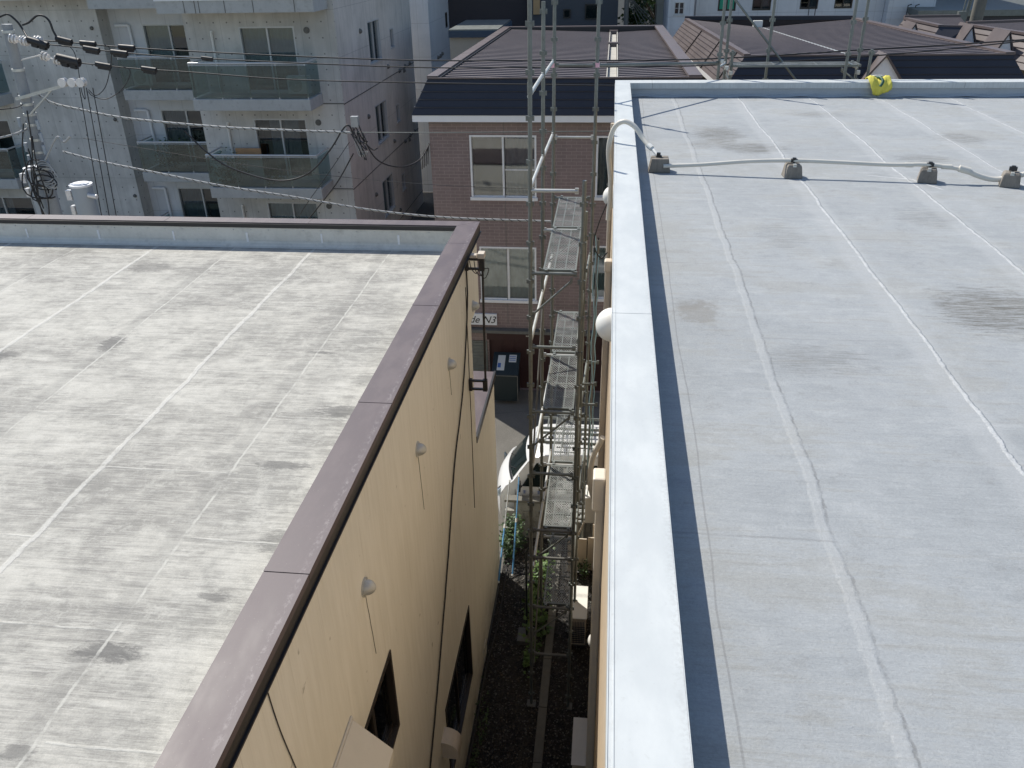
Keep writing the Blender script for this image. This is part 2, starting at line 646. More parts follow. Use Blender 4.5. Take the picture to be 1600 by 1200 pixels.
def mat_glass():
    g = G('window_glass')
    n = g.n
    tr = n.new('ShaderNodeBsdfTransparent')
    tr.inputs[0].default_value = (.62, .70, .72, 1)
    gl = n.new('ShaderNodeBsdfGlossy')
    gl.inputs['Roughness'].default_value = .03
    gl.inputs[0].default_value = (.9, .95, 1, 1)
    fr = n.new('ShaderNodeFresnel')
    fr.inputs[0].default_value = 1.7
    f = g.add(g.mul(fr.outputs[0], .85), .10)
    bm = n.new('ShaderNodeBump')
    bm.inputs['Strength'].default_value = .04
    bm.inputs['Distance'].default_value = .02
    g._in(bm.inputs['Height'], g.noise(g.pos(), 1.3, 2))
    g.nt.links.new(bm.outputs[0], gl.inputs['Normal'])
    mx = n.new('ShaderNodeMixShader')
    g._in(mx.inputs[0], f)
    g.nt.links.new(tr.outputs[0], mx.inputs[1])
    g.nt.links.new(gl.outputs[0], mx.inputs[2])
    g.nt.links.new(mx.outputs[0], g.outn.inputs[0])
    return g.m


def mat_balcony_glass():
    g = G('tinted_balcony_glass')
    n = g.n
    tr = n.new('ShaderNodeBsdfTransparent')
    tr.inputs[0].default_value = (.30, .42, .42, 1)
    gl = n.new('ShaderNodeBsdfGlossy')
    gl.inputs['Roughness'].default_value = .02
    gl.inputs[0].default_value = (.9, 1, 1, 1)
    fr = n.new('ShaderNodeFresnel')
    fr.inputs[0].default_value = 1.6
    f = g.add(g.mul(fr.outputs[0], .8), .12)
    mx = n.new('ShaderNodeMixShader')
    g._in(mx.inputs[0], f)
    g.nt.links.new(tr.outputs[0], mx.inputs[1])
    g.nt.links.new(gl.outputs[0], mx.inputs[2])
    g.nt.links.new(mx.outputs[0], g.outn.inputs[0])
    return g.m


def mat_perforated():
    g = G('expanded_steel_mesh')
    n = g.n
    x, y, z = g.sep(g.pos())
    a = g.add(g.mul(x, 2 * PI / .036), g.mul(y, 2 * PI / .062))
    b = g.sub(g.mul(x, 2 * PI / .036), g.mul(y, 2 * PI / .062))
    pr = g.mul(g.op('SINE', g.mul(a, .5)), g.op('SINE', g.mul(b, .5)))
    hole = g.rng(g.op('ABSOLUTE', pr), .24, .34)
    nz = g.noise(g.pos(), 5, 4)
    c = g.mix(g.rng(nz, .4, .65), (.16, .17, .165), (.30, .31, .30))
    g._in(g.bs.inputs['Base Color'], c)
    g.bs.inputs['Metallic'].default_value = .35
    g.bs.inputs['Roughness'].default_value = .5
    tr = n.new('ShaderNodeBsdfTransparent')
    mx = n.new('ShaderNodeMixShader')
    g._in(mx.inputs[0], hole)
    g.nt.links.new(g.bs.outputs[0], mx.inputs[1])
    g.nt.links.new(tr.outputs[0], mx.inputs[2])
    g.nt.links.new(mx.outputs[0], g.outn.inputs[0])
    return g.m


def mat_foliage(name, c1, c2):
    g = G(name)
    a = g.noise(g.pos(), 2.2, 3)
    b = g.noise(g.pos(), 25, 2)
    c = g.mix(g.rng(g.add(g.mul(a, .6), g.mul(b, .4)), .38, .62), c1, c2)
    g.bs.inputs['Subsurface Weight'].default_value = 0
    return g.done(c, .55)


def mat_gravel():
    g = G('damp_gravel')
    P = g.pos()
    v = g.n.new('ShaderNodeTexVoronoi')
    g._in(v.inputs['Vector'], P)
    v.inputs['Scale'].default_value = 42
    n = g.noise(P, 1.3, 5)
    k = g.sep(v.outputs['Color'])[0]
    c = g.mix(g.rng(k, .2, 1.0), (.010, .0095, .009), (.048, .044, .04))
    c = g.mix(g.mul(g.rng(n, .45, .65), .6), c, (.05, .045, .035))
    sp = g.rng(k, .93, .97)
    c = g.mix(g.mul(sp, .5), c, (.22, .21, .2))
    return g.done(c, .9, g.mul(v.outputs['Distance'], -1.0), .8, .03)


def mat_asphalt():
    g = G('asphalt')
    P = g.pos()
    a = g.noise(P, .5, 5)
    b = g.noise(P, 60, 3)
    f = g.add(g.mul(a, .6), g.mul(b, .4))
    c = g.mix(g.rng(f, .35, .65), (.095, .090, .080), (.165, .155, .138))
    cr = g.line(g.vor(P, .45, 'DISTANCE_TO_EDGE'), 0.0, .006, 0.0)
    c = g.mix(g.mul(cr, .4), c, (.03, .03, .03))
    return g.done(c, .88, b, .4, .01)


M = {}
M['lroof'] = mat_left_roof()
M['rroof'] = mat_right_roof()
M['cream'] = mat_cream()
M['bcop'] = mat_brown_coping()
M['wcop'] = mat_white_coping()
M['brick'] = mat_brick()
M['conc'] = mat_concrete()
M['conc2'] = mat_concrete('board_marked_concrete', (.45, .43, .39), (.66, .62, .57), False, 1.4)
M['white_wall'] = mat_concrete('white_painted_concrete', (.58, .60, .62), (.72, .73, .75), False, .6)
M['glass'] = mat_glass()
M['bglass'] = mat_balcony_glass()
M['mesh'] = mat_perforated()
M['gravel'] = mat_gravel()
M['asphalt'] = mat_asphalt()
M['galv'] = plain('galvanised_steel', (.175, .19, .18), .5, .28, 6, .45, .1, grime=.4)
M['galv_pale'] = plain('bright_galvanised_steel', (.52, .53, .51), .42, .15, 8, .4)
M['steel_dark'] = plain('weathered_steel', (.15, .15, .14), .6, .3, 9, .3, .1, grime=.4)
M['black'] = plain('black_metal', (.018, .018, .02), .45, .2, 6)
M['rubber'] = plain('black_cable_sheath', (.02, .02, .022), .55, .15, 6)
M['cable_gray'] = plain('grey_cable_sheath', (.33, .34, .34), .5, .2, 9)
M['alu'] = plain('aluminium_frame', (.55, .56, .56), .4, .08, 5, .2)
M['dark_frame'] = plain('dark_bronze_frame', (.03, .025, .022), .4, .15, 5)
M['inside'] = plain('dark_room', (.035, .035, .04), .9, .3, 1)
M['curtain'] = plain('pale_curtain', (.34, .39, .41), .9, .12, 6)
M['curtain_dark'] = plain('blue_grey_curtain', (.16, .19, .22), .9, .12, 6)
M['slab'] = plain('balcony_concrete', (.44, .45, .44), .8, .16, 2.2, 0, .1, grime=.25)
M['dirty_white'] = plain('white_plastic', (.72, .71, .67), .45, .06, 6)
M['beige'] = plain('beige_plastic', (.58, .51, .42), .5, .06, 6, grime=.12)
M['pale_beige'] = plain('ivory_pipe', (.64, .61, .54), .45, .05, 9)
M['tan'] = plain('tan_roughcast', (.52, .42, .30), .85, .22, 9, 0, .6)
M['upstand'] = plain('grey_upstand_sheet', (.42, .45, .48), .7, .12, 3, 0, .15, stretch=(1, 1, 2))
M['lupstand'] = plain('pale_grey_upstand_sheet', (.62, .61, .56), .7, .18, 2.5, 0, .15, grime=.2)
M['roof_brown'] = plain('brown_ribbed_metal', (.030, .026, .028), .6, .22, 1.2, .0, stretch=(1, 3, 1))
M['rib'] = plain('sheen_toned_rib', (.135, .112, .112), .62, .22, 1.2, .1)  # crests paler than the troughs: the roof's sheen stripes put into the colour
M['roof_cop'] = plain('brown_roof_trim', (.122, .096, .093), .45, .14, 2)
M['mansard'] = plain('shade_toned_brown_sheet', (.026, .028, .040), .5, .2, 1.5)  # bluish dark copy of the sheet, shade on the front faces painted in
M['mansard_lit'] = plain('sunlit_toned_brown_sheet', (.088, .068, .067), .5, .18, 1.5)  # lighter copy of the mansard sheet, sunlight on side slopes put into its colour
M['white_paint'] = plain('white_paint', (.78, .79, .80), .45, .05, 4)
M['gutter'] = plain('dusty_gutter', (.44, .42, .37), .8, .25, 4)
M['maroon'] = plain('maroon_panel', (.04, .014, .014), .6, .2, 2)
M['dark_green'] = plain('dark_green_painted_metal', (.012, .022, .026), .45, .15, 4)
M['stone'] = plain('cast_concrete_block', (.225, .20, .17), .9, .42, 11, 0, .7, grime=.5, stretch=(1, 1, .3))
M['blockwall'] = plain('old_block_wall', (.28, .275, .25), .9, .3, 5, 0, .4, grime=.5)
M['curb'] = plain('mossy_concrete', (.16, .155, .135), .9, .25, 6, 0, .4, grime=.4)
M['yellow'] = plain('yellow_cloth', (.70, .62, .10), .8, .08, 9, 0, .4)
M['green_cloth'] = plain('dark_green_rubber', (.02, .09, .06), .5, .1, 9)
M['van'] = plain('white_car_paint', (.66, .665, .67), .22, .02, 3, spec=.6)
M['car_glass'] = plain('dark_car_glass', (.012, .018, .018), .06, .1, 2, spec=.8)
M['blue_pole'] = plain('blue_coated_pole', (.13, .35, .62), .35, .15, 9)
M['pole_conc'] = plain('utility_pole_concrete', (.27, .285, .30), .75, .16, 5, 0, .1, grime=.15)
M['transformer'] = plain('light_grey_enamel', (.33, .37, .41), .5, .08, 3)
M['porcelain'] = plain('white_porcelain', (.72, .70, .68), .25, .1, 9)
M['leaf'] = mat_foliage('fresh_green_leaves', (.04, .09, .022), (.12, .20, .045))
M['leaf_dark'] = mat_foliage('dark_green_leaves', (.02, .05, .018), (.07, .12, .035))
M['leaf_tree'] = mat_foliage('tree_leaves', (.04, .08, .02), (.10, .16, .04))
M['bark'] = plain('bark', (.10, .08, .06), .9, .3, 9)
M['rope'] = plain('light_blue_rope', (.35, .55, .62), .8, .2, 30)
M['dark_house'] = plain('dark_brown_siding', (.045, .038, .042), .7, .2, 2, stretch=(1, 1, 8))
M['slate_house'] = plain('slate_grey_siding', (.075, .083, .095), .7, .15, 2, stretch=(1, 1, 8))
M['orange_wall'] = plain('ochre_tile_wall', (.50, .33, .17), .75, .1, 3)
M['blue_trim'] = plain('dark_blue_sheet', (.03, .06, .10), .5, .15, 2)
M['sand_wall'] = plain('sand_stucco', (.48, .44, .36), .8, .1, 3)
M['paper'] = plain('printed_notice', (.55, .56, .54), .6, .1, 20)
M['ink'] = plain('black_lettering', (.02, .02, .02), .6, .05, 9)
M['blue_mark'] = plain('blue_lettering', (.05, .12, .35), .5, .05, 9)
M['terra'] = plain('terracotta_panel', (.55, .30, .15), .7, .2, 4)
M['pink'] = plain('pink_tape', (.72, .42, .50), .6, .1, 9)


# ------------------------------------------------------------------ wall with real openings
def wall_holes(mb, o, du, u0, u1, z0, z1, holes, nrm, depth=.14):
    """vertical wall plane through o, horizontal direction du; openings get reveals going inward"""
    o, du, nrm = Vector(o), Vector(du), Vector(nrm)
    us = sorted(set([u0, u1] + [h[0] for h in holes] + [h[1] for h in holes]))
    zs = sorted(set([z0, z1] + [h[2] for h in holes] + [h[3] for h in holes]))

    def pt(u, z, d=0):
        q = o + du * u - nrm * d
        return (q.x, q.y, z)
    for i in range(len(us) - 1):
        for j in range(len(zs) - 1):
            cu, cz = (us[i] + us[i + 1]) / 2, (zs[j] + zs[j + 1]) / 2
            if any(h[0] < cu < h[1] and h[2] < cz < h[3] for h in holes):
                continue
            mb.poly([pt(us[i], zs[j]), pt(us[i + 1], zs[j]), pt(us[i + 1], zs[j + 1]), pt(us[i], zs[j + 1])])
    for a, b, c, d in holes:
        mb.poly([pt(a, c), pt(b, c), pt(b, c, depth), pt(a, c, depth)])
        mb.poly([pt(a, d), pt(b, d), pt(b, d, depth), pt(a, d, depth)])
        mb.poly([pt(a, c), pt(a, d), pt(a, d, depth), pt(a, c, depth)])
        mb.poly([pt(b, c), pt(b, d), pt(b, d, depth), pt(b, c, depth)])


def window(parent, o, du, nrm, a, b, c, d, frame='alu', curtain='curtain', cover=(0, 1), depth=.14, split=True, screen=False, fw=.045, label=None):
    """sliding window in an opening: frame with sill, pane and curtain as its sub-parts"""
    o, du, nrm = Vector(o), Vector(du), Vector(nrm)

    def P3(u, z, q):
        k = o + du * u + nrm * q
        return Vector((k.x, k.y, z))

    def fb(mb, u0, u1, z0, z1, q0, q1):
        cc = (P3(u0, z0, q0) + P3(u1, z1, q1)) / 2
        mb.obox(cc, du * (u1 - u0) / 2, nrm * (q1 - q0) / 2, Vector((0, 0, (z1 - z0) / 2)))
    f = MB()
    q0, q1 = -depth * .75, .012
    fb(f, a, a + fw, c, d, q0, q1)
    fb(f, b - fw, b, c, d, q0, q1)
    fb(f, a + fw, b - fw, d - fw, d, q0, q1)
    if frame == 'dark_frame':
        fb(f, a + fw, b - fw, c, c + fw, q0, q1)
    else:
        fb(f, a - .03, b + .03, c - .03, c + fw, q0, q1 + .03)
    mid = (a + b) / 2
    if split:
        fb(f, mid - .028, mid + .028, c + fw, d - fw, q0, -.03)
        fb(f, a + fw, b - fw, c + fw, c + fw + .03, q0, -.04)
    if screen:
        fb(f, mid + .028, b - fw, c + (d - c) * .45, c + (d - c) * .45 + .025, -.07, -.05)
    fo = part('window', f, M[frame], parent, label)
    p = MB()
    k = -depth * .5
    p.poly([P3(a + fw, c + fw, k), P3(b - fw, c + fw, k), P3(b - fw, d - fw, k), P3(a + fw, d - fw, k)])
    part('pane', p, M['glass'], fo)
    if curtain:
        cu = MB()
        u_0, u_1 = a + (b - a) * cover[0], a + (b - a) * cover[1]
        n = max(8, int((u_1 - u_0) / .035))
        vs = []
        for i in range(n + 1):
            u = u_0 + (u_1 - u_0) * i / n
            q = -depth - .06 + .022 * math.sin(i * 1.45) + random.uniform(-.008, .008)
            vs += [P3(u, c, q), P3(u, d, q)]
        cu.add(vs, [(2 * i, 2 * i + 2, 2 * i + 3, 2 * i + 1) for i in range(n)], True)
        part('curtain', cu, M[curtain], fo)
    r = MB()
    e = .7
    r.add([P3(a, c, -depth), P3(b, c, -depth), P3(b, d, -depth), P3(a, d, -depth), P3(a, c, -e), P3(b, c, -e), P3(b, d, -e), P3(a, d, -e)],
          [(4, 5, 6, 7), (0, 1, 5, 4), (3, 2, 6, 7), (0, 3, 7, 4), (1, 2, 6, 5)])
    part('room', r, M['inside'], fo)
    return fo


def sagged(a, b, sag, n=24):
    a, b = Vector(a), Vector(b)
    return [a.lerp(b, i / n) - Vector((0, 0, sag * 4 * (i / n) * (1 - i / n))) for i in range(n + 1)]


def spline(pts, n=8):
    pts = [Vector(p) for p in pts]
    P_ = [2 * pts[0] - pts[1]] + pts + [2 * pts[-1] - pts[-2]]
    out = []
    for i in range(1, len(P_) - 2):
        for k in range(n):
            t = k / n
            a, b, c, d = P_[i - 1], P_[i], P_[i + 1], P_[i + 2]
            out.append(.5 * ((2 * b) + (c - a) * t + (2 * a - 5 * b + 4 * c - d) * t * t + (3 * b - a - 3 * c + d) * t ** 3))
    out.append(pts[-1])
    return out


exec_parts = []
# ================================================================== SETTING
g_ = MB()
g_.poly([(-400, -60, -.012), (400, -60, -.012), (400, 900, -.012), (-400, 900, -.012)])
struct('ground', g_, M['asphalt'])
al = MB()
nx, ny = 24, 90
for j in range(ny + 1):
    for i in range(nx + 1):
        X = -1.80 + 1.9 * i / nx
        Y = -6 + 19.42 * j / ny
        al.v.append((X, Y, .012 + .03 * random.random() + .03 * math.sin(X * 3 + Y)**2))
for j in range(ny):
    for i in range(nx):
        k = j * (nx + 1) + i
        al.f.append([k, k + 1, k + nx + 2, k + nx + 1])
        al.sm.append(True)
struct('gravel_alley', al, M['gravel'])
# scattered pebbles and fallen leaves
st = MB()
for i in range(1500):
    X, Y = random.uniform(-1.75, .0), random.uniform(3, 13.3)
    s_ = random.uniform(.005, .014)
    d1 = Vector((random.gauss(0, 1), random.gauss(0, 1), random.gauss(0, .3))).normalized() * s_
    st.obox((X, Y, .06), d1, d1.cross(Vector((0, 0, 1))) * .7, (0, 0, s_ * .5))
solo('loose_stones', st, M['curb'], 'loose stones scattered over the dark gravel floor of the alley', 'stones', (-1, 8, 0), kind='stuff')

# ================================================================== LEFT BUILDING (cream)
LX, LZ = -1.82, 7.2
LW = -14.0
lb = thing('cream_building', 'low cream stucco building with brown edged flat grey roof on the left', 'building', (-6, 4, 0))
holes = [(4.15, 5.22, 4.34, 5.345), (7.04, 8.92, .95, 2.37), (1.2, 2.2, 4.34, 5.345)]
wl = MB()
wall_holes(wl, (LX, 0, 0), (0, 1, 0), -6, 10.25, 0, 6.35, holes, (1, 0, 0), .1)
wl.poly([(LX, -6, 6.35), (LX, 11.0, 6.35), (LX, 11.0, 7.42), (LX, -6, 7.42)])
wl.poly([(LX, 10.25, 0), (LW, 10.25, 0), (LW, 10.25, 6.35), (LX, 10.25, 6.35)])
wl.poly([(LX, 11.0, 6.35), (LW, 11.0, 6.35), (LW, 11.0, 7.42), (LX, 11.0, 7.42)])
wl.poly([(LX, 10.25, 6.35), (LW, 10.25, 6.35), (LW, 11.0, 6.35), (LX, 11.0, 6.35)])
wl.poly([(LW, -6, 0), (LW, 10.25, 0), (LW, 10.25, 7.42), (LW, -6, 7.42)])
wl.poly([(LX, -6, 0), (LW, -6, 0), (LW, -6, 7.42), (LX, -6, 7.42)])
wl.box(LX - .012, LX + .012, 10.0, 10.25, 0, .35)
part('wall', wl, M['cream'], lb)
rf = MB()
rf.poly([(LW, -6, LZ), (-2.04, -6, LZ), (-2.04, 10.85, LZ), (LW, 10.85, LZ)])
part('roof', rf, M['lroof'], lb)
up = MB()
up.box(LW, -2.04, 10.84, 10.90, LZ - .05, 7.47)
up.box(-2.055, -2.02, -6, 10.84, LZ - .05, 7.47)
uo = part('parapet', up, M['lupstand'], lb)
js = MB()
for i in range(10):
    X = -2.9 - 1.13 * i + random.uniform(-.03, .03)
    js.box(X, X + .02 + .01 * random.random(), 10.83, 10.84, LZ + .02, 7.40)
sj = part('sealed_joint', js, M['white_paint'], uo)
sk = MB()
for i in range(44):
    sk.cyl((-2.2 - .26 * i, 10.84, 7.44), (-2.2 - .26 * i, 10.825, 7.44), .007, 6)
part('screw', sk, M['alu'], uo)
fl = MB()                                     # turned-up membrane at the foot of the parapet
pr = [(10.74, LZ + .004), (10.79, LZ + .015), (10.825, LZ + .05), (10.836, LZ + .08)]
for (ya, za), (yb_, zb) in zip(pr, pr[1:]):
    n = 40
    for i in range(n):
        xa, xb = -2.04 - 12 * i / n, -2.04 - 12 * (i + 1) / n
        fl.poly([(xa, ya, za), (xb, ya, za), (xb, yb_, zb), (xa, yb_, zb)])
part('flashing', fl, M['lupstand'], lb)
cp = MB()
ys = [-6, -2.5, -.6, 1.55, 3.74, 5.89, 8.02, 10.1]
for a, b in zip(ys, ys[1:]):
    cp.box(-2.06, -1.765, a + .003, b - .003, 7.50, 7.55)
cp.prism([(-2.06, 10.103, 7.50), (-1.765, 10.103, 7.50), (-1.765, 11.05, 7.50), (-2.06, 10.84, 7.50)], (0, 0, .05))
xs = [-2.06 - .003, -4.2, -6.35, -8.5, -10.65, -14.05]
cp.prism([(-2.063, 10.843, 7.50), (-1.768, 11.053, 7.50), (-4.2, 11.053, 7.50), (-4.2, 10.843, 7.50)], (0, 0, .05))
for a, b in zip(xs[1:], xs[2:]):
    cp.box(b + .003, a - .003, 10.84, 11.05, 7.50, 7.55)
co = part('coping', cp, M['bcop'], lb)
dl = MB()
dl.box(-1.772, -1.752, -6, 11.06, 7.395, 7.41)
dl.box(-14.05, -2.06, 10.815, 10.838, 7.485, 7.535)
dl.box(-1.80, -1.768, -6, 11.045, 7.411, 7.499)
for y in ys[1:]:
    dl.box(-2.056, -1.764, y - .0035, y + .0035, 7.50, 7.545)
part('drip_edge', dl, M['black'], co)
lp = MB()
for y in ys[1:-1]:
    lp.piece()
    lp.box(-2.062, -1.763, y + .004, y + .045, 7.5505, 7.5515)
each('lap_joint', lp, M['bcop'], co)
# annex, one storey lower
an = MB()
an.poly([(LX - .02, 10.25, 0), (LX - .02, 12.35, 0), (LX - .02, 12.35, 4.42), (LX - .02, 10.25, 4.42)])
an.poly([(LX - .02, 12.35, 0), (-8, 12.35, 0), (-8, 12.35, 4.42), (LX - .02, 12.35, 4.42)])
an.poly([(-8, 10.25, 0), (-8, 12.35, 0), (-8, 12.35, 4.42), (-8, 10.25, 4.42)])
part('annex_wall', an, M['cream'], lb, 'cream wall of the lower rear annex')
ar = MB()
ar.box(-8, LX - .02, 10.255, 12.38, 4.42, 4.47)
part('annex_roof', ar, M['bcop'], lb, 'flat brown metal roof of the low annex')
ae = MB()
ae.box(LX - .018, LX + .012, 10.26, 12.40, 4.36, 4.475)
part('annex_drip_edge', ae, M['black'], lb)
for (a, b, c, d) in holes:
    window(lb, (LX, 0, 0), (0, 1, 0), (1, 0, 0), a, b, c, d, 'dark_frame', 'curtain_dark' if c < 2 else None, (0, .5), .1)
for Y, Z in ((4.80, 6.476), (6.80, 6.493), (8.60, 6.543), (10.46, 6.513), (2.8, 6.48)):
    d = MB()
    d.cyl((LX, Y, Z), (LX + .012, Y, Z), .082, 20)
    vc = part('vent_cap', d, M['galv_pale'], lb)
    d = MB()
    d.dome((LX + .012, Y, Z), (1, 0, 0), .066, .085)
    part('dome', d, M['galv_pale'], vc)
    if Y < 9:
        d = MB()
        pts = [(LX + .003, Y + random.uniform(-.004, .004) + .01 * t, Z - .08 - .12 * t) for t in range(7 if Y < 7 else 4)]
        d.tube(pts, .0022, 4)
        part('stain', d, M['dark_frame'], vc)
hd = MB()                                      # angular cooker hood on the wall
hd.box(LX, LX + .02, 3.60, 4.14, 5.30, 5.78)
hd.prism([(LX + .02, 3.62, 5.76), (LX + .30, 3.66, 5.40), (LX + .30, 3.66, 5.30), (LX + .02, 3.62, 5.30)], (0, .50, 0))
ho = part('vent_hood', hd, M['pale_beige'], lb, 'angular pale beige exhaust hood', bevel=.01)
h2 = MB()
prof = [(LX, 2.17)] + [(LX + .21 * math.sin(t * PI / 16), 2.00 + .17 * math.cos(t * PI / 16)) for t in range(1, 9)] + [(LX + .21, 1.88), (LX, 1.88)]
h2.prism([(x, 6.70, z) for x, z in prof], (0, .24, 0))
part('vent_hood', h2, M['beige'], lb, 'small round backed exhaust hood')
sp_ = MB()
pts = [(LX + .015, 10.0, 7.25), (LX + .02, 9.97, 6.9), (LX + .018, 9.77, 6.42), (LX + .02, 9.35, 5.87), (LX + .02, 8.98, 5.55), (LX + .018, 8.45, 5.15), (LX + .02, 7.75, 4.3), (LX + .02, 7.08, 3.56), (LX + .018, 6.47, 2.93), (LX + .02, 6.05, 2.58), (LX + .02, 5.2, 1.8)]
pts = [Vector(p) + Vector((0, random.uniform(-.012, .012), 0)) for p in spline(pts, 6)]
sp_.tube(pts, .011, 6)
solo('cable', sp_, M['rubber'], 'black cable running down the cream wall from the bracket', 'cable', (LX, 10, 7.2))
sp_ = MB()
sp_.tube([(LX + .005, 9.94, 7.0), (LX + .005, 9.90, 5.8), (LX + .005, 9.88, 5.0), (LX + .005, 9.8, 3.5)], .006, 5)
solo('wall_wire', sp_, M['dark_frame'], 'thin wire clipped to the cream wall beside the black mast', 'wire', (LX, 10, 7.0))
sp_ = MB()
sp_.tube(spline([(LX + .006, 3.05, 7.38), (LX + .006, 3.1, 6.9), (LX + .006, 3.22, 6.2), (LX + .006, 3.25, 5.6)]), .004, 5)
solo('wall_wire', sp_, M['dark_frame'], 'short dark wire on the cream wall just below the brown coping at the bottom', 'wire', (LX, 3.1, 7.3))

# antenna mast with brackets
ms = thing('wall_mast', 'thin black mast on brackets with small white boxes on top, on cream wall corner', 'mast', (-1.58, 9.9, 5.5))
d = MB()
d.tube([(-1.585, 9.98, 7.40), (-1.585, 9.86, 5.50)], .016, 10)
part('pole', d, M['black'], ms)
for (y0, z0) in ((9.98, 7.31), (9.86, 5.58)):
    d = MB()
    for dz in (-.075, .055):
        d.box(LX + .005, -1.56, y0 - .02, y0 + .02, z0 + dz, z0 + dz + .024)
    d.box(LX + .005, LX + .05, y0 - .03, y0 + .03, z0 - .085, z0 + .09)
    d.box(-1.62, -1.56, y0 - .03, y0 + .03, z0 - .085, z0 + .09)
    part('bracket', d, M['black'], ms)
d = MB()
d.piece()
d.box(-1.64, -1.55, 9.93, 10.06, 7.40, 7.47)
d.piece()
d.box(-1.74, -1.655, 9.96, 10.05, 7.395, 7.44)
each('amplifier_box', d, M['beige'], ms, None, bevel=.008)
d = MB()
for k in range(3):
    o_ = Vector((-1.75 + .06 * k, 9.96, 7.36))
    d.tube(spline([o_, o_ + Vector((.02, 0, -.10 - .04 * k)), o_ + Vector((.08, 0, -.17 - .03 * k)), o_ + Vector((.13, 0, -.1)), (-1.585, 9.96, 7.25)]), .006, 5)
part('cable_loop', d, M['rubber'], ms)

# ================================================================== RIGHT BUILDING (grey roof)
RZ = 8.73
rb = thing('grey_roof_building', 'tan building whose pale edged grey flat roof fills the right side', 'building', (6, 5, 0))
wl = MB()
WX = .095
wl.poly([(WX, -6, 0), (WX, 14.38, 0), (WX, 14.38, 8.86), (WX, -6, 8.86)])
wl.poly([(WX, 14.38, 0), (14, 14.38, 0), (14, 14.38, 8.86), (WX, 14.38, 8.86)])
wl.poly([(WX, -6, 0), (14, -6, 0), (14, -6, 8.86), (WX, -6, 8.86)])
wl.poly([(14, -6, 0), (14, 14.38, 0), (14, 14.38, 8.86), (14, -6, 8.86)])
wl.box(.082, .095, -6, 14.385, 8.2, 8.87)
part('wall', wl, M['tan'], rb)
rf = MB()
rf.poly([(.28, -6, RZ), (14, -6, RZ), (14, 14.14, RZ), (.28, 14.14, RZ)])
part('roof', rf, M['rroof'], rb)
up = MB()
n = 60
for i in range(n):                              # slightly wavy upstand foot
    xa, xb = .30 + 13.6 * i / n, .30 + 13.6 * (i + 1) / n
    za = RZ + .01 + .008 * math.sin(i * 1.7)
    zb = RZ + .01 + .008 * math.sin((i + 1) * 1.7)
    up.poly([(xa, 14.08 + .012 * math.sin(i * 2.3), za - .006), (xb, 14.08 + .012 * math.sin((i + 1) * 2.3), zb - .006), (xb, 14.125, zb + .03), (xa, 14.125, za + .03)])
    up.poly([(xa, 14.125, za + .03), (xb, 14.125, zb + .03), (xb, 14.125, 8.9), (xa, 14.125, 8.9)])
up.box(.262, .282, -6, 14.2, RZ - .1, 8.905)
part('parapet', up, M['upstand'], rb)
cp = MB()
ys = [-6, -2.0, .3, 2.55 - 2.4, 4.73, 9.35, 14.09]
ys = [-6, .12, 4.73, 9.35, 14.09]
for a, b in zip(ys, ys[1:]):
    cp.box(.060, .297, a + .0025, b - .0025, 8.915, 8.95)
    cp.box(.056, .0595, a + .0025, b - .0025, 8.85, 8.953)
    cp.box(.2975, .301, a + .0025, b - .0025, 8.868, 8.949)
    cp.box(.074, .078, a + .0025, b - .0025, 8.95, 8.9525)
cp.prism([(.060, 14.0925, 8.915), (.297, 14.0925, 8.915), (.66, 14.0925, 8.915), (.66, 14.40, 8.915), (.060, 14.40, 8.915)], (0, 0, .035))
xs = [.66, 5.47, 10.3, 14.1]
for a, b in zip(xs, xs[1:]):
    cp.box(a + .0025, b - .0025, 14.0925, 14.40, 8.915, 8.95)
    cp.box(a + .0025, b - .0025, 14.088, 14.092, 8.862, 8.949)
cp.box(.302, .6575, 14.088, 14.092, 8.862, 8.949)
co = part('coping', cp, M['wcop'], rb)
jt = MB()
for y in ys[1:-1]:
    jt.box(.058, .298, y - .0025, y + .0025, 8.90, 8.944)
for x in xs[:-1]:
    jt.box(x - .0025, x + .0025, 14.09, 14.395, 8.87, 8.944)
part('joint', jt, M['steel_dark'], co)


def wall_dome(Y, Z, r=.115, mat='dirty_white'):
    d = MB()
    d.cyl((WX, Y, Z), (WX - .02, Y, Z), r * 1.12, 24)
    vc = part('vent_cap', d, M[mat], rb)
    d = MB()
    d.dome((WX - .02, Y, Z), (-1, 0, 0), r, r * .95, 24, 8)
    part('dome', d, M[mat], vc)


wall_dome(6.06, 8.27, .138)
wall_dome(11.3, 7.86, .145)
wall_dome(11.4, 3.5, .11)
wall_dome(8.8, 1.95, .125)
# air-conditioner line covers and downpipe on the wall
d = MB()
d.box(WX - .10, WX, 7.0, 7.14, .4, 5.88)
d.box(WX - .135, WX, 6.96, 7.18, 5.70, 6.12)
part('pipe_cover', d, M['pale_beige'], rb, 'ivory pipe cover with a rounded cap', bevel=.022)
d = MB()
d.box(WX - .09, WX, 9.55, 9.64, 2.3, 7.45)
d.box(WX - .10, WX, 9.53, 9.66, 7.40, 7.55)
part('pipe_cover', d, M['beige'], rb, bevel=.02)
d = MB()
d.box(WX - .09, WX, 8.05, 8.14, 1.2, 5.2)
part('pipe_cover', d, M['pale_beige'], rb, bevel=.02)
d = MB()
d.tube([(WX - .05, 12.6, 8.6), (WX - .05, 12.6, 0.05)], .034, 12)
part('downpipe', d, M['beige'], rb)
d = MB()
d.tube(spline([(WX - .04, 8.6, 5.6), (WX - .16, 8.7, 5.2), (WX - .17, 8.8, 4.7), (WX - .05, 8.9, 4.2)]), .035, 10)
part('bent_pipe', d, M['pale_beige'], rb)

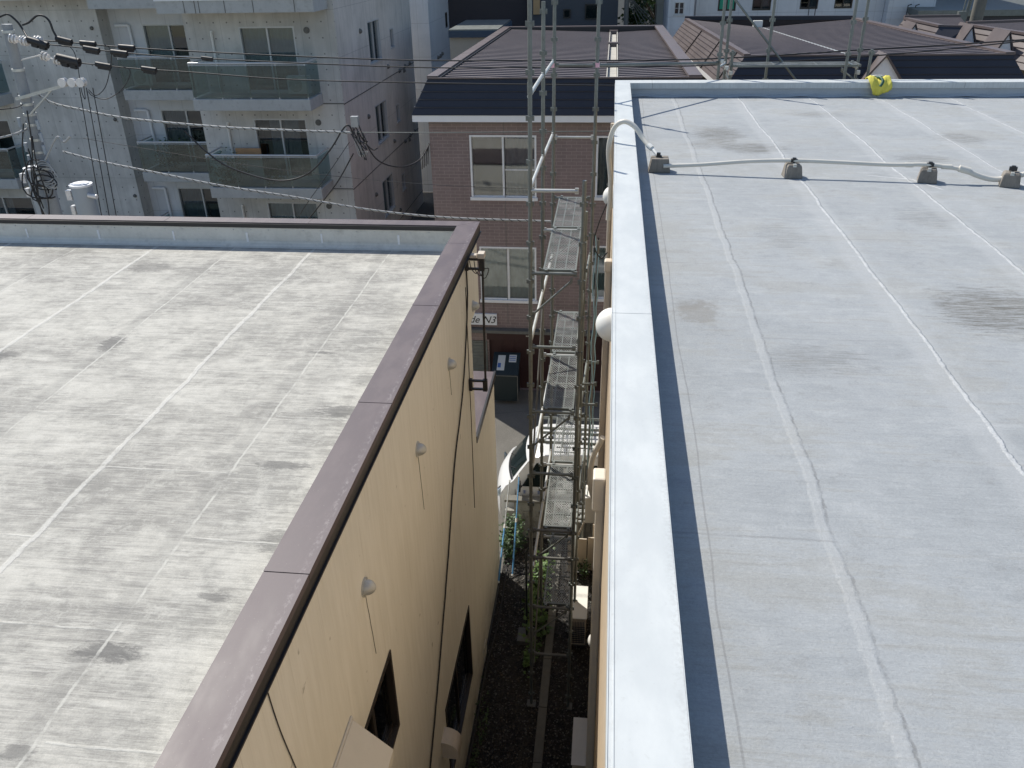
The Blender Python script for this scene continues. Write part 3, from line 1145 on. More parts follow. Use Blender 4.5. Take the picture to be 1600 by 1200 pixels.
# concrete support blocks carrying the ivory pipe
def block_thing(loc, label, rot=0.0, first=None):
    if first is not None:
        r = copy_thing(first, loc, label)
        r.rotation_euler = (0, 0, rot)
        return r
    t = thing('support_block', label, 'concrete block', (0, 0, 0), 'concrete blocks carrying the ivory roof pipe')
    d = MB()
    b, tp, h = .094, .064, .14
    ring = lambda s_, z: [(-s_, -s_, z), (s_, -s_, z), (s_, s_, z), (-s_, s_, z)]
    d.add(ring(b, 0) + ring(b - .004, .02) + ring(tp + .012, h - .02) + ring(tp, h),
          [(3, 2, 1, 0), (12, 13, 14, 15)] + [(4 * k + i, 4 * k + (i + 1) % 4, 4 * k + 4 + (i + 1) % 4, 4 * k + 4 + i) for k in range(3) for i in range(4)])
    part('block', d, M['stone'], t, bevel=.008)
    d = MB()
    d.cyl((0, -.005, h - .005), (0, -.005, h + .055), .012, 10)
    d.cyl((0, -.005, h + .048), (0, -.005, h + .062), .020, 12)
    d.box(-.035, .035, -.02, .02, h + .012, h + .05)
    part('pipe_clamp', d, M['black'], t)
    d = MB()
    d.box(-.020, .016, -.078, -.06, h - .022, h - .006)
    d.box(-.015, .015, -.085, -.02, h - .001, h + .008)
    part('clamp_foot', d, M['galv_pale'], t)
    t.location = loc
    t.rotation_euler = (0, 0, rot)
    return t


BZ = RZ + .002
bp = [(1.955, 9.02), (3.29, 8.88), (4.04, 8.74)]
b0 = block_thing((bp[0][0], bp[0][1], BZ), 'concrete block with black clamp, second from the white roof edge', .05)
block_thing((bp[1][0], bp[1][1], BZ), 'concrete block just left of the pipe coupling, beside the pale V shaped mark', -.28, b0)
block_thing((bp[2][0], bp[2][1], BZ), 'concrete block at the far right under the drooping end of the pipe', -.32, b0)
t = thing('grooved_block', 'squat grooved concrete block nearest the white roof edge, hose ending on top', 'concrete block', (.56, 9.22, BZ), 'concrete blocks carrying the ivory roof pipe')
d = MB()
for (y0, y1) in ((9.13, 9.205), (9.225, 9.30)):
    d.prism([(.44, y0, BZ), (.68, y0, BZ), (.655, y0, BZ + .15), (.47, y0, BZ + .15)], (0, y1 - y0, 0))
d.box(.455, .665, 9.205, 9.225, BZ, BZ + .11)
part('block', d, M['stone'], t, bevel=.006)
d = MB()
d.cyl((.545, 9.22, BZ + .11), (.545, 9.22, BZ + .20), .022, 12)
d.box(.52, .58, 9.20, 9.24, BZ + .12, BZ + .17)
part('fitting', d, M['black'], t)
pt_ = thing('roof_pipe', 'ivory pipe running across the grey roof over the concrete blocks', 'pipe', (.6, 9.15, BZ))
d = MB()
zc = BZ + .170
d.tube(spline([(.60, 9.13, BZ + .075), (1.0, 9.10, BZ + .10), (1.5, 9.06, BZ + .15), (1.955, 9.02, zc), (2.4, 8.98, zc - .005), (2.9, 8.92, zc - .012), (3.29, 8.88, zc), (3.62, 8.82, zc - .035)], 6), .0215, 12)
part('rigid_pipe', d, M['pale_beige'], pt_)
d = MB()
d.tube(spline([(3.60, 8.825, zc - .03), (3.76, 8.79, zc - .09), (3.90, 8.77, zc - .115), (4.04, 8.74, zc - .085), (4.25, 8.70, zc - .02), (4.6, 8.66, zc + .01), (5.6, 8.5, zc)], 6), .027, 12)
part('flexible_pipe', d, M['pale_beige'], pt_)
d = MB()
d.piece()
d.tube([(3.56, 8.832, zc - .022), (3.66, 8.81, zc - .045)], .036, 12)
d.piece()
d.tube([(3.40, 8.86, zc - .012), (3.49, 8.845, zc - .014)], .026, 12)
d.piece()
d.tube([(3.05, 8.905, zc - .009), (3.13, 8.895, zc - .007)], .0255, 12)
each('coupling', d, M['pale_beige'], pt_)
hs = thing('hose', 'ivory hose looping over the white roof edge', 'hose', (.1, 9.6, 8.95))
d = MB()
d.tube(spline([(.02, 9.75, 8.0), (.035, 9.72, 8.45), (-.005, 9.68, 8.85), (.045, 9.64, 9.10), (.15, 9.60, 9.19), (.27, 9.55, 9.15), (.37, 9.47, 9.04), (.44, 9.38, 8.97)], 8), .028, 12)
part('hose_body', d, M['pale_beige'], hs)
d = MB()
d.tube([(.435, 9.385, 8.975), (.475, 9.34, 8.95)], .031, 12)
d.tube([(.475, 9.34, 8.95), (.54, 9.235, 8.895)], .019, 12)
part('hose_joint', d, M['dirty_white'], hs)

# yellow bag hung over the far parapet
ybs = thing('cloth_bundle', 'bright yellow cloth draped over the far white parapet', 'cloth', (4.2, 14.1, 8.95))
d = MB()
N, K = 22, 16
ox = 4.0
def yel(i, k):
    u, t_ = i / N, k / K
    X = 3.99 + .35 * u + .10 * t_ * (1 - u) ** 2 + .03 * t_ * u
    if t_ < .3:
        Y = 14.20 - .115 * (t_ / .3)
        Z = 8.975 + .03 * math.sin(u * 9) * (1 - t_) + .035 * math.sin(t_ / .3 * PI)
    else:
        s_ = (t_ - .3) / .7
        edge = 1.0 - .42 * max(0.0, (u - .42) / .58) ** 1.3 - .10 * max(0.0, (.2 - u) / .2)
        Z = 8.975 - .21 * s_ * edge
        Y = 14.078 - .04 * math.sin(s_ * PI * .8) - .03 * math.sin(u * 7.5 + s_ * 2) ** 2
    return (X, Y, Z + .006 * math.sin(i * 2.1 + k))
vs = [yel(i, k) for k in range(K + 1) for i in range(N + 1)]
d.add(vs, [(k * (N + 1) + i, k * (N + 1) + i + 1, (k + 1) * (N + 1) + i + 1, (k + 1) * (N + 1) + i) for k in range(K) for i in range(N)], True)
yo = part('cloth', d, M['yellow'], ybs)
sm_ = yo.modifiers.new('solid', 'SOLIDIFY')
sm_.thickness = .012
d = MB()
d.tube(spline([(4.13, 14.22, 8.99), (4.19, 14.12, 9.02), (4.215, 14.03, 8.97), (4.18, 14.005, 8.90)]), .022, 10)
part('grip', d, M['green_cloth'], ybs)
d = MB()
d.tube(spline([(4.05, 14.25, 9.0), (4.12, 14.2, 9.03), (4.24, 14.2, 9.03)]), .014, 8)
part('tie', d, M['dirty_white'], ybs)

# ================================================================== SCAFFOLDS
def post(par, x, y, z0, z1, mat='galv', tilt=(0, 0), step=.475):
    d = MB()
    a, b = Vector((x, y, z0)), Vector((x + tilt[0], y + tilt[1], z1))
    d.cyl(a, b, .0243, 12)
    z = z0 + .2
    while z < z1 - .05:
        p = a.lerp(b, (z - z0) / (z1 - z0))
        d.cyl(p, p + Vector((0, 0, .045)), .031, 12)
        for dx, dy in ((1, 0), (-1, 0), (0, 1), (0, -1)):
            d.box(p.x + dx * .036 - .011, p.x + dx * .036 + .011, p.y + dy * .036 - .011, p.y + dy * .036 + .011, z - .004, z + .05)
        z += step
    j = z0 + 1.9
    while j < z1:
        p = a.lerp(b, (j - z0) / (z1 - z0))
        d.cyl(p, p + Vector((0, 0, .12)), .029, 12)
        j += 1.9
    return part('post', d, M[mat], par)


def rail(par, a, b, r=.0215, mat='galv', name='rail'):
    d = MB()
    a, b = Vector(a), Vector(b)
    n = (b - a).normalized()
    d.cyl(a + n * .03, b - n * .03, r, 10)
    for p, s_ in ((a, 1), (b, -1)):
        q = p + n * .045 * s_
        d.obox(q, n * .022, n.cross(Vector((0, 0, 1))).normalized() * .012 if abs(n.z) < .95 else Vector((.012, 0, 0)), (0, 0, .034))
    return part(name, d, M[mat], par)


def deck(par, x0, x1, y0, y1, z, label=None):
    d = MB()
    d.box(x0, x0 + .02, y0, y1, z - .035, z + .004)
    d.box(x1 - .02, x1, y0, y1, z - .035, z + .004)
    d.box(x0 + .021, x1 - .021, y0, y0 + .035, z - .03, z + .003)
    d.box(x0 + .021, x1 - .021, y1 - .035, y1, z - .03, z + .003)
    for k in (1, 2):
        X = x0 + (x1 - x0) * k / 3
        d.box(X - .007, X + .007, y0 + .036, y1 - .036, z - .02, z + .003)
    for k in range(1, 5):
        Y = y0 + (y1 - y0) * k / 5
        d.box(x0 + .021, x1 - .021, Y - .008, Y + .008, z - .022, z - .006)
    for X in (x0 + .04, x1 - .04):
        for (Y, s_) in ((y0, -1), (y1, 1)):
            d.box(X - .018, X + .018, min(Y, Y + s_ * .05), max(Y, Y + s_ * .05), z - .02, z + .014)
    o = part('deck_frame', d, M['galv'], par, label)
    m_ = MB()
    m_.poly([(x0 + .02, y0 + .03, z), (x1 - .02, y0 + .03, z), (x1 - .02, y1 - .03, z), (x0 + .02, y1 - .03, z)])
    part('deck_mesh', m_, M['mesh'], o)
    return o


sf = thing('scaffold', 'tall narrow steel scaffold with mesh decks standing in the gap between the two buildings', 'scaffold', (-.6, 10.8, 0))
Y1, Y2, Y3 = 9.2, 10.87, 12.47
XL, XR = -.885, -.30
post(sf, -.925, Y1, .05, 10.52, tilt=(.06, 0))
post(sf, -.905, Y2, .05, 10.36, tilt=(.05, 0))
post(sf, -.86, Y3, .05, 10.3, tilt=(.035, 0))
post(sf, -.33, Y1, .05, 8.62, tilt=(.07, 0))
post(sf, -.31, Y2, .05, 7.75, tilt=(.03, 0))
post(sf, -.245, Y3, .05, 10.6, tilt=(.035, 0))
for z, r, m_ in ((8.50, .0215, 'galv_pale'), (7.50, .0215, 'galv'), (6.52, .0215, 'galv'), (5.58, .0215, 'galv'), (4.60, .0215, 'galv'), (3.62, .0215, 'steel_dark'), (3.12, .0215, 'steel_dark'), (2.16, .0215, 'steel_dark'), (1.18, .0215, 'steel_dark')):
    rail(sf, (XL - .02, Y1, z), (XR, Y1, z), r, m_, 'ledger')
for z in (7.50, 5.58, 3.62, 2.16):
    rail(sf, (XL, Y2, z), (XR, Y2, z), .0215, 'galv_pale', 'ledger')
    rail(sf, (XL + .03, Y3, z), (XR + .06, Y3, z), .0215, 'galv', 'ledger')
rail(sf, (XL + .04, Y3, 8.42), (XR + .09, Y3, 8.42), .018, 'galv_pale', 'ledger')
rail(sf, (XL + .05, Y3, 9.43), (XR + .09, Y3, 9.43), .018, 'galv', 'ledger')
rail(sf, (XR + .08, Y3, 9.43), (1.75, 14.72, 9.17), .0215, 'galv', 'ledger')
for z in (9.52, 8.50, 6.60, 4.68, 2.9):
    rail(sf, (XL, Y1, z), (XL + .02, Y2, z), .0215, 'galv_pale', 'guard_rail')
    rail(sf, (XL + .02, Y2, z - .02), (XL + .04, Y3, z - .04), .0215, 'galv_pale', 'guard_rail')
for z in (6.6, 4.68, 2.9):
    rail(sf, (XR, Y1, z), (XR + .01, Y2, z), .0215, 'galv', 'guard_rail')
    rail(sf, (XR + .01, Y2, z), (XR + .06, Y3, z), .0215, 'galv', 'guard_rail')
for i, z in enumerate((7.53, 5.61, 3.65, 2.19)):
    deck(sf, -.735, -.335, Y1 + .055, Y2 - .055, z)
    deck(sf, -.735, -.335, Y2 + .055, Y3 - .055, z)
for z in (7.47, 5.56, 3.6, 2.13):                 # short knee braces under the decks
    rail(sf, (XL - .01, Y1 + .01, z - .55), (XR - .06, Y1 + .03, z - .04), .0135, 'galv', 'brace')
    rail(sf, (XL + .01, Y2, z - .5), (XR - .06, Y2, z - .04), .0135, 'steel_dark', 'brace')
rail(sf, (XR + .03, Y2 + .3, 7.3), (XR + .02, Y2, 5.7), .012, 'galv_pale', 'brace')
rail(sf, (XL, Y1, 4.6), (XL + .02, Y2, 6.4), .0135, 'steel_dark', 'brace')
rail(sf, (XL, Y1, .9), (XL + .02, Y2, 2.7), .0135, 'steel_dark', 'brace')
for (px0_, px1_, py_, yy) in ((864, 935, 600, Y2 + .03), (905, 936, 632, Y2 + .35), (918, 938, 566, 12.9)):
    rail(sf, ony(px0_, py_, yy), ony(px1_, py_, yy), .0215, 'galv', 'wall_tie')
rail(sf, (-.205, Y3 + .8, .1), (-.12, Y3 + .8, 6.6), .0243, 'steel_dark', 'post')
for (x, y) in ((-.925, Y1), (-.905, Y2), (-.86, Y3), (-.33, Y1), (-.31, Y2), (-.245, Y3)):
    d = MB()
    d.box(x - .07, x + .07, y - .07, y + .07, .035, .05)
    d.cyl((x, y, .05), (x, y, .3), .018, 8)
    part('base_plate', d, M['steel_dark'], sf)
d = MB()
d.piece()
d.cyl((XL + .04, Y3, 9.40), (XL + .04, Y3, 9.46), .034, 10)
d.piece()
d.cyl((XR + .09, Y3, 9.40), (XR + .09, Y3, 9.46), .034, 10)
each('tape', d, M['pink'], sf)

ff = thing('scaffold', 'scaffold rising behind the far white parapet with one long mesh walkway', 'scaffold', (2.9, 15, 0))
post(ff, 1.76, 14.72, .05, 10.9)
post(ff, 1.93, 15.25, .05, 10.9)
post(ff, 2.63, 15.25, .05, 10.9)
post(ff, 3.80, 14.72, .05, 10.9)
post(ff, 4.12, 15.25, .05, 10.9)
post(ff, 4.20, 14.85, .05, 9.35)
post(ff, 1.98, 14.85, .05, 9.35)
deck(ff, 1.99, 4.06, 14.80, 15.20, 9.12)
rail(ff, (1.96, 15.25, 10.12), (3.3, 15.25, 8.65), .019, 'galv', 'brace')
rail(ff, (2.63, 15.25, 10.55), (4.13, 15.25, 10.4), .019, 'galv', 'guard_rail')
rail(ff, (1.76, 14.72, 9.10), (1.93, 15.25, 9.10), .0215, 'galv_pale', 'ledger')
rail(ff, (3.80, 14.72, 9.16), (4.12, 15.25, 9.02), .0215, 'galv_pale', 'ledger')
rail(ff, (3.85, 15.25, 9.0), (4.2, 14.85, 8.75), .015, 'galv', 'brace')
rail(ff, (1.9, 14.9, 9.0), (2.02, 14.85, 8.8), .02, 'galv_pale', 'brace')
d = MB()
for (x, y, z) in ((1.80, 14.70, 9.20), (1.90, 14.8, 9.08), (1.98, 14.83, 9.0), (4.05, 14.9, 8.99)):
    d.piece()
    d.cyl((x - .03, y, z), (x + .03, y, z), .035, 10)
    d.box(x - .02, x + .02, y - .05, y, z - .03, z + .03)
each('clamp', d, M['galv_pale'], ff)
# rope hanging by the scaffold
d = MB()
p1 = [(-.15 + .02 * math.sin(k * 1.3), 11.6 + .01 * k, 7.2 - .22 * k) for k in range(24)]
d.tube(p1, .009, 6)
p1 = [(-.10 + .012 * math.sin(k * 2.3 + 1), 11.62 + .01 * k, 6.9 - .22 * k) for k in range(20)]
d.tube(p1, .009, 6)
solo('hanging_rope', d, M['rope'], 'light blue rope hanging down beside the alley scaffold', 'rope', (-.15, 11.6, 7.2))
d = MB()
d.tube(spline([(.0, 10.8, 7.9), (-.10, 10.9, 7.6), (-.16, 10.9, 7.3), (-.06, 10.9, 7.1), (.03, 10.85, 7.2)]), .008, 6)
solo('wire_loop', d, M['rubber'], 'loop of black wire sticking out of the tan wall beside the scaffold', 'wire', (0, 10.8, 7.9))

# ================================================================== ALLEY THINGS
cb = MB()
for i in range(9):
    y0 = 4.0 + i * 1.02
    cb.box(-.80 - .007 * i * 0, -.66, y0, y0 + 1.01, .03, .10)
solo('concrete_curb', cb, M['curb'], 'long narrow concrete curb strip running along the floor of the alley', 'curb', (-.7, 8, .03), bevel=.008)
bw = thing('block_wall', 'low grey block wall with pale coping across the end of the alley', 'wall', (-1, 13.5, 0))
d = MB()
for r_ in range(4):
    for k in range(5):
        x0 = -1.86 + .395 * k + (.19 if r_ % 2 else 0)
        x1 = min(x0 + .385, .09)
        d.box(x0, x1, 13.45, 13.57, .0 + .228 * r_, .222 + .228 * r_)
part('blocks', d, M['blockwall'], bw)
d = MB()
d.box(-1.86, .09, 13.42, 13.60, .912, .97)
part('coping', d, M['curb'], bw)
bpg = 'blue and white extendable poles leaning on the low wall'
for i, (a, b, lb_) in enumerate((((796, 754), (779, 908), 'blue white pole nearer the cream wall, leaning on the low block wall'), ((811, 745), (801, 897), 'blue pole nearer the scaffold, leaning on the low block wall'))):
    A, B = ony(*a, 13.38), onz(*b, .06)
    t = thing('extendable_pole', lb_, 'pole', B, bpg)
    d = MB()
    m_ = A.lerp(B, .45)
    d.cyl(B, m_, .017, 10)
    part('lower_tube', d, M['blue_pole'], t)
    d = MB()
    d.cyl(m_, A, .0125, 10)
    part('upper_tube', d, M['galv_pale'] if i == 0 else M['blue_pole'], t)
    d = MB()
    d.cyl(A, A + (A - B).normalized() * .05, .020, 10)
    d.cyl(B, B - (A - B).normalized() * .04 + Vector((0, 0, .01)), .024, 10)
    d.cyl(m_ - (A - B).normalized() * .04, m_ + (A - B).normalized() * .04, .021, 10)
    part('cap', d, M['dirty_white'], t)


def shrub(name, c, rx, ry, h, n, size, mat, label, cat='shrub', group=None, stems=5):
    t = thing(name, label, cat, c, group)
    c = Vector(c)
    d = MB()
    for k in range(stems):
        a = random.uniform(0, 2 * PI)
        e = c + Vector((math.cos(a) * rx * .6, math.sin(a) * ry * .6, h * random.uniform(.6, .95)))
        d.tube([c, c.lerp(e, .5) + Vector((.02, 0, .05 * h)), e], .008, 5, r2=.003)
    part('stem', d, M['bark'], t)
    f = MB()
    cl = [(c + Vector((random.uniform(-1, 1) * rx, random.uniform(-1, 1) * ry, random.uniform(.15, 1) * h)), random.uniform(.25, .5)) for _ in range(max(5, n // 30))]
    for _ in range(n):
        q, r_ = random.choice(cl)
        f.leaf(q + Vector((random.gauss(0, .4) * rx * r_ * 2, random.gauss(0, .4) * ry * r_ * 2, random.gauss(0, .25) * h * r_ * 2)), size)
    part('foliage', f, M[mat], t)
    return t


shrub('shrub', (-1.66, 12.95, .05), .17, .3, .6, 800, .075, 'leaf_dark', 'dark green leafy shrub against the cream annex wall beside the blue poles')
shrub('climbing_plant', (-.98, 11.5, .05), .16, .8, .5, 750, .10, 'leaf', 'bright green broad leaved plant growing under the scaffold')
shrub('weed_clump', (-1.02, 10.2, .04), .10, .4, .22, 200, .07, 'leaf', 'lower green weeds beside the concrete curb under the scaffold', 'weeds')
shrub('weed_clump', (-1.68, 8.4, .04), .07, .8, .2, 240, .05, 'leaf_dark', 'small dark weeds along the foot of the cream wall', 'weeds')
shrub('weed_clump', (-.18, 12.4, .04), .14, .35, .3, 200, .06, 'leaf_dark', 'small weeds at the foot of the tan wall behind the outdoor unit', 'weeds')


def ac_unit(c, label, h=.62, name='outdoor_unit'):
    x, y, z = c
    t = thing(name, label, 'air conditioner', c, 'outdoor air conditioner units in the alley')
    d = MB()
    d.box(x - .14, x + .14, y - .40, y + .40, z + .09, z + h)
    part('casing', d, M['beige'], t, bevel=.012)
    d = MB()
    d.box(x - .155, x + .155, y - .41, y + .41, z + h + .001, z + h + .018)
    part('lid', d, M['dirty_white'], t, bevel=.005)
    d = MB()
    for i in range(9):
        d.box(x - .12 + .027 * i, x - .113 + .027 * i, y - .415, y - .401, z + .14, z + h - .06)
    for i in range(9):
        d.box(x - .125, x + .125, y - .412, y - .402, z + .15 + .045 * i, z + .157 + .045 * i)
    for i in range(18):
        d.box(x - .152, x - .141, y - .36 + .04 * i, y - .353 + .04 * i, z + .14, z + h - .06)
    part('grille', d, M['black'], t)
    d = MB()
    for yy in (-.3, .3):
        d.piece()
        d.box(x - .17, x + .17, y + yy - .04, y + yy + .04, z, z + .09)
    each('foot', d, M['curb'], t)
    return t


ac_unit((-.235, 10.85, .04), 'beige outdoor unit with a white lid under the right side of the scaffold', .70)
ac_unit((-.06, 8.1, .04), 'second beige outdoor unit, half hidden under the tan wall pipes', .58)
t = thing('meter_box', 'white box on the tan wall beside the scaffold near the van', 'box', (-.1, 11.9, 2.2))
d = MB()
d.box(-.19, .09, 11.75, 12.15, 1.8, 2.35)
part('casing', d, M['dirty_white'], t, bevel=.01)
d = MB()
d.bar((-.19, 11.8, 1.8), (-.35, 11.8, 1.3), .03, .03)
part('bracket', d, M['beige'], t)
t = thing('panel_stack', 'grey brown panels leaning in the alley behind the outdoor unit', 'panels', (-.3, 12.3, .03))
for k in range(3):
    d = MB()
    d.obox((-.42 + .19 * k, 12.35 + .05 * k, .5), (.085, 0, 0), (0, .012, 0), (0, -.08, .47))
    part('panel', d, M['beige'], t)
# stacked pipes on a rack beyond the scaffold
t = thing('pipe_rack', 'stack of pale steel pipes on a low rack beside the tan wall', 'pipes', (-.15, 13.0, .1))
for k in range(6):
    d = MB()
    d.cyl((-.55, 12.85 + .09 * k, .95 + .03 * (k % 2)), (.07, 12.86 + .09 * k, .97 + .03 * (k % 2)), .024, 8)
    part('pipe', d, M['galv_pale'], t)
for x in (-.5, -.02):
    d = MB()
    d.piece()
    d.bar((x, 12.8, .92), (x, 13.38, .92), .04, .04)
    d.bar((x, 12.82, .03), (x, 12.82, .9), .04, .04)
    d.bar((x, 13.34, .03), (x, 13.34, .9), .04, .04)
    each('trestle', d, M['beige'], t)
# litter-brown leaves
d = MB()
for _ in range(420):
    d.leaf((random.uniform(-1.75, 0), random.uniform(5, 13.3), .075), .05, .1)
solo('fallen_leaves', d, M['bark'], 'dry brown leaves scattered over the alley gravel', 'leaves', (-1, 9, .07), kind='stuff')
# loose hose lying along the cream wall base
d = MB()
d.tube(spline([(-1.70, 12.3, .12), (-1.69, 11, .07), (-1.72, 9.6, .30), (-1.70, 8.4, .45), (-1.73, 7.2, .35), (-1.70, 6, .3), (-1.72, 4.5, .4)], 6), .014, 6)
solo('ground_cable', d, M['rubber'], 'black cable lying along the foot of the cream wall', 'cable', (-1.7, 9, .1))
t = thing('green_stake', 'dark green upright stake standing on the alley gravel left of the scaffold', 'stake', (-1.14, 10.6, .03))
d = MB()
d.tube([(-1.14, 10.62, .03), (-1.13, 10.62, 2.0), (-1.10, 10.66, 2.05), (-.98, 10.7, 2.05)], .02, 8)
part('pole', d, M['dark_green'], t)
d = MB()
d.box(-1.30, -1.0, 10.45, 10.78, .03, .12)
part('base', d, M['steel_dark'], t)

# ================================================================== VAN
vn = thing('van', 'small white van facing left with ladders on its roof rack, parked beyond the block wall', 'van', (-.6, 14.45, 0))
VY, VX = 14.45, -2.13


def hw(z):
    return .735 if z < 1.05 else .735 - .11 * (z - 1.05) / .85


prof = [(.03, .24), (.0, .40), (.0, .60), (.01, .80), (.04, .96), (.13, 1.12), (.28, 1.26), (.46, 1.50), (.64, 1.72), (.76, 1.81), (.98, 1.87), (1.5, 1.895), (2.4, 1.90), (3.1, 1.88), (3.22, 1.82), (3.28, 1.6), (3.30, 1.0), (3.30, .5), (3.27, .24)]
d = MB()
K = 14
vs = []
for (x, z) in prof:
    for k in range(K + 1):
        s_ = -1 + 2 * k / K
        e = abs(s_) ** 3.2
        zz = z - (.055 * e if z > 1.2 else .02 * e)
        xx = x + .13 * s_ * s_ * max(0.0, 1 - max(0.0, x - .3) / .9)
        vs.append((VX + xx, VY + s_ * hw(z), zz))
fs = [(j * (K + 1) + k, j * (K + 1) + k + 1, (j + 1) * (K + 1) + k + 1, (j + 1) * (K + 1) + k) for j in range(len(prof) - 1) for k in range(K)]
d.add(vs, fs, True)
for s_, kk in ((-1, 0), (1, K)):
    side = [vs[j * (K + 1) + kk] for j in range(len(prof))]
    # side skin between belt and roof, sampled on columns
    cols = 34
    bot = []
    top = []
    for c_ in range(cols + 1):
        X = side[0][0] + .0 + (side[-2][0] - side[0][0]) * c_ / cols
        zt = None
        for j in range(1, 15):
            a, b = side[j], side[j + 1]
            if min(a[0], b[0]) - 1e-6 <= X <= max(a[0], b[0]) + 1e-6 and abs(b[0] - a[0]) > 1e-5:
                t_ = (X - a[0]) / (b[0] - a[0])
                zt = a[2] + (b[2] - a[2]) * t_
                break
        if zt is None:
            zt = .5
        zb = min(1.03, zt - .01)
        bot.append([(X, VY + s_ * (hw(z_) + .012 * math.sin(PI * (z_ - .24) / .8)), z_) for z_ in (.24, .24 + (zb - .24) * .33, .24 + (zb - .24) * .66, zb)] + [(X, VY + s_ * hw(zt), zt)])
    o_ = [q for col in bot for q in col]
    d.add(o_, [(5 * c_ + k, 5 * c_ + k + 1, 5 * c_ + 6 + k, 5 * c_ + 5 + k) for c_ in range(cols) for k in range(4)], True)
part('body', d, M['van'], vn)


def wsp(t_, s_, off=.012):
    a, b = Vector((.29, 0, 1.275)), Vector((.655, 0, 1.735))
    p = a.lerp(b, t_)
    e = abs(s_) ** 3.2
    n_ = Vector((-.46, 0, .365)).normalized() * off
    return Vector((VX + p.x + .13 * s_ * s_ * max(0.0, 1 - max(0.0, p.x - .3) / .9), VY + s_ * hw(p.z), p.z - .055 * e)) + n_


d = MB()
n1, n2 = 8, 12
vs = [wsp(.05 + .9 * i / n1, -.9 + 1.8 * k / n2) for i in range(n1 + 1) for k in range(n2 + 1)]
d.add(vs, [(i * (n2 + 1) + k, i * (n2 + 1) + k + 1, (i + 1) * (n2 + 1) + k + 1, (i + 1) * (n2 + 1) + k) for i in range(n1) for k in range(n2)], True)
part('windscreen', d, M['car_glass'], vn)
d = MB()
vs = [wsp(-.06 + .1 * i / 2, -.93 + 1.86 * k / n2, .016) for i in range(3) for k in range(n2 + 1)]
d.add(vs, [(i * (n2 + 1) + k, i * (n2 + 1) + k + 1, (i + 1) * (n2 + 1) + k + 1, (i + 1) * (n2 + 1) + k) for i in range(2) for k in range(n2)], True)
for s_ in (-.35, .3):
    d.tube([wsp(0, s_, .03), wsp(.35, s_ - .45, .022)], .007, 5)
part('wiper', d, M['black'], vn)
for s_ in (-1, 1):
    d = MB()
    def sp3(x, z, o=.006):
        return (VX + x, VY + s_ * (hw(z) + o), z)
    d.piece()
    d.poly([sp3(.60, 1.12, .010), sp3(1.45, 1.12, .010), sp3(1.45, 1.66, .006), sp3(.90, 1.66, .006)])
    d.piece()
    d.poly([sp3(1.53, 1.12, .010), sp3(2.35, 1.12, .010), sp3(2.35, 1.66, .006), sp3(1.53, 1.66, .006)])
    d.piece()
    d.poly([sp3(2.43, 1.12, .010), sp3(3.1, 1.12, .010), sp3(3.05, 1.66, .006), sp3(2.43, 1.66, .006)])
    each('side_window', d, M['car_glass'], vn)
    d = MB()
    for X in (.46, 1.49, 2.39):
        d.bar(sp3(X, .32, .016), sp3(X, 1.04, .012), .008, .004)
    d.bar(sp3(.46, .80, .016), sp3(3.2, .80, .016), .005, .004)
    part('door_seam', d, M['black'], vn)
    d = MB()
    d.obox((VX + .56, VY + s_ * .86, 1.20), (.03, 0, 0), (0, .075, 0), (0, 0, .10))
    d.bar((VX + .60, VY + s_ * .73, 1.12), (VX + .57, VY + s_ * .82, 1.14), .03, .03)
    part('mirror', d, M['black'], vn, bevel=.01)
    d = MB()
    d.obox((VX + .115, VY + s_ * .62, .90), (.012, .035 * s_, 0), (-.05, .10 * s_, 0), (0, 0, .085))
    part('headlight', d, M['glass'], vn, bevel=.01)
    for X in (.52, 2.75):
        d = MB()
        d.cyl((VX + X, VY + s_ * .60, .27), (VX + X, VY + s_ * .745, .27), .27, 24)
        wh = part('wheel', d, M['rubber'], vn)
        d = MB()
        d.cyl((VX + X, VY + s_ * .746, .27), (VX + X, VY + s_ * .753, .27), .17, 20)
        part('rim', d, M['galv_pale'], wh)
d = MB()
for k in range(3):        # small blue marks on the near door
    X = VX + .62 + .15 * k
    zz = .96
    yy = VY - .735 - .0155
    d.box(X, X + .065, yy - .003, yy, zz + .055, zz + .065)
    d.box(X, X + .065, yy - .003, yy, zz + .025, zz + .035)
    d.box(X, X + .065, yy - .003, yy, zz - .005, zz + .005)
    d.box(X + .028, X + .037, yy - .005, yy - .003, zz - .01, zz + .07)
part('door_lettering', d, M['blue_mark'], vn)
d = MB()
for s_ in (-1, 1):
    d.tube([(VX + 1.30, VY + s_ * .56, 2.00), (VX + 3.2, VY + s_ * .56, 2.00)], .014, 8)
    for X in (1.5, 2.3, 3.0):
        d.cyl((VX + X, VY + s_ * .58, 1.82), (VX + X, VY + s_ * .56, 2.0), .012, 6)
for X in (1.42, 2.0, 2.6, 3.1):
    d.tube([(VX + X, VY - .56, 2.01), (VX + X, VY + .56, 2.01)], .014, 8)
part('roof_rack', d, M['steel_dark'], vn)


def ladder(c, ln, wd, z, rung, label, rz=0.0):
    t = thing('ladder', label, 'ladder', c, 'ladders on the van roof rack')
    for s_ in (-1, 1):
        d = MB()
        d.box(c[0] - ln / 2, c[0] + ln / 2, c[1] + s_ * wd / 2 - .012, c[1] + s_ * wd / 2 + .012, z, z + .06)
        part('side_rail', d, M['galv'], t)
    n_ = int(ln / rung)
    d = MB()
    for k in range(n_):
        X = c[0] - ln / 2 + rung * (k + .5)
        d.box(X - .014, X + .014, c[1] - wd / 2 + .013, c[1] + wd / 2 - .013, z + .018, z + .045)
    part('rung', d, M['galv'], t)


